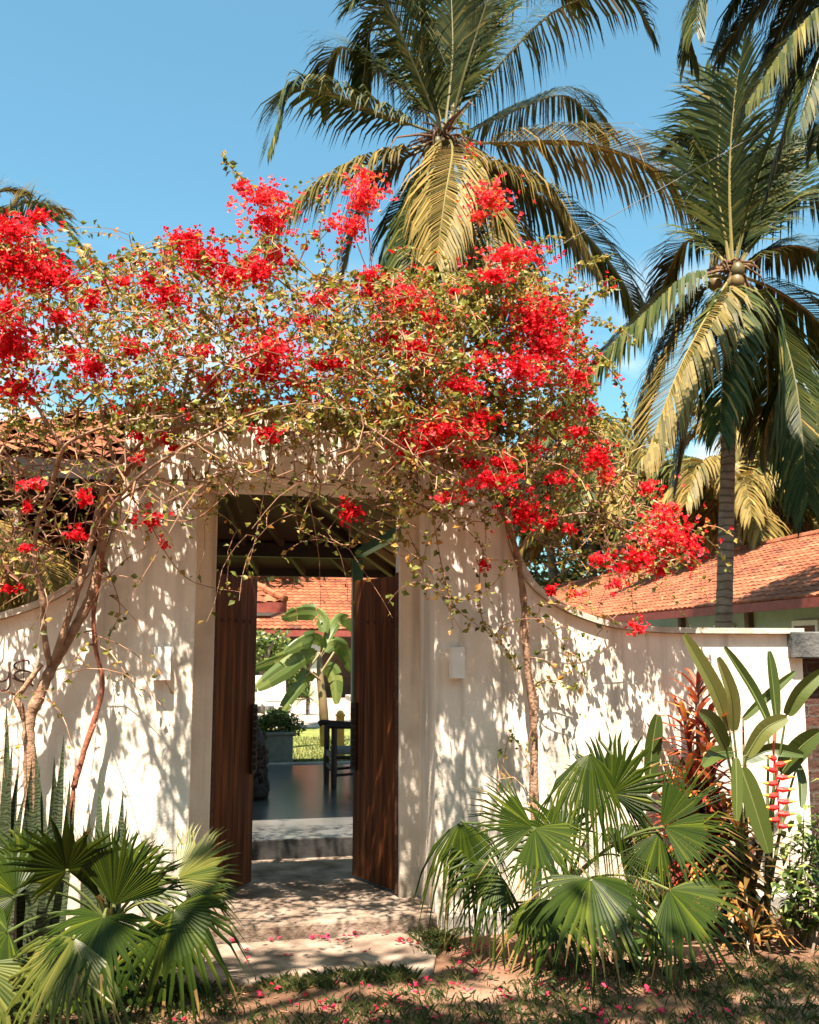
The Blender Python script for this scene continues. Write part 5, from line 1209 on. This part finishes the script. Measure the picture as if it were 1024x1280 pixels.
for i in range(260):  # broadleaf weeds among the grass
    x, y = rs.uniform(-2, 3.4), rs.uniform(-2.6, -1.25)
    if patch(x, y) < -.3: continue
    for k in range(6):
        th = rs.uniform(0, 6.28); l_ = rs.uniform(.02, .045); p = A(x, y, gz(x, y) + .004); d = A(math.cos(th), math.sin(th), rs.uniform(.2, .9))
        strap(gr, [p, p + d * l_ * .5, p + d * l_ - A(0, 0, .006)], l_ * .22, 0, rs.uniform(0, .7), .3)
tag(gr.build('grass', GRASS), 'patchy low grass on the sandy soil before the wall', 'grass', kind='stuff')
lt = MB()
for i in range(2600):
    x, y = rs.uniform(-2.2, 3.6), rs.uniform(-2.9, -.5)
    if -.95 < x < .62 and y > -1.18 and rs.random() < .9: continue
    z = (.024 if (-.93 < x < .58 and -1.15 < y < -.48) else gz(x, y)) + .004; th = rs.uniform(0, 6.28); l_ = rs.uniform(.008, .035); d = A(math.cos(th), math.sin(th), rs.uniform(-.05, .25)); s = unit(np.cross(d, UP + A(rs.gauss(0, .4), rs.gauss(0, .4), 0)))
    p = A(x, y, z); lt.add([p, p + d * l_ * .5 + s * l_ * .22, p + d * l_, p + d * l_ * .5 - s * l_ * .22], [(0, 1, 2), (0, 2, 3)], 0, rs.random())
tag(lt.build('leaf_litter', LITTER), 'scattered dry leaf litter and crumbs on the soil', 'litter', kind='stuff')
protos = []
for k in range(5):
    m = MB(); r2 = random.Random(k)
    for j in range(3 if k % 2 else 2):
        a = r2.uniform(0, 6.28); o = A(math.cos(a), math.sin(a), 0) * .007; th = a + r2.gauss(0, .5); d = A(math.cos(th), math.sin(th), r2.uniform(.05, .6)); s = A(-math.sin(th), math.cos(th), r2.uniform(-.2, .2)); l_ = r2.uniform(.022, .032)
        m.add([o + A(0, 0, .004), o + d * l_ * .5 + s * l_ * .36 + A(0, 0, .012), o + d * l_ + A(0, 0, .006), o + d * l_ * .5 - s * l_ * .36 + A(0, 0, .012)], [(0, 1, 2), (0, 2, 3)], 0, r2.random())
    protos.append(m)
base_p = [m.build('fallen_flower', PETAL) for m in protos]; used = set()
def petal(x, y, z, lab, cat_group, sc=1):
    k = rs.randrange(5); o = base_p[k] if k not in used else base_p[k].copy()
    if k in used: COL.objects.link(o)
    used.add(k); o.location = (x, y, z); o.rotation_euler = (rs.gauss(0, .2), rs.gauss(0, .2), rs.uniform(0, 6.28)); o.scale = (sc,) * 3; o['label'] = lab; o['category'] = 'flower'; o['group'] = cat_group
for px, py in ((288, 1173), (307, 1189), (307, 1202), (388, 1158), (399, 1157), (411, 1176), (388, 1165), (427, 1178), (442, 1160), (440, 1172), (461, 1189), (500, 1180), (505, 1176), (517, 1180), (436, 1172), (340, 1162), (360, 1195), (480, 1168)):
    p = at(px, py, Z=.024); petal(p[0], min(p[1], -.49), .024, 'crimson fallen bougainvillea flower lying on the pale paving below the step', 'flowers fallen on the paving', rs.uniform(.9, 1.25))
n_ = 0
while n_ < 150:
    x, y = rs.gauss(.55, .85), rs.uniform(-2.7, -.7)
    if -.97 < x < .66 and y > -1.24: continue
    if x > 2.2 and rs.random() < .6: continue
    if x < -.6 and rs.random() < .5: continue
    n_ += 1; petal(x, y, gz(x, y) + .01, 'crimson fallen bougainvillea flower lying on the grass and sandy soil', 'flowers fallen on the ground', rs.uniform(.85, 1.3))
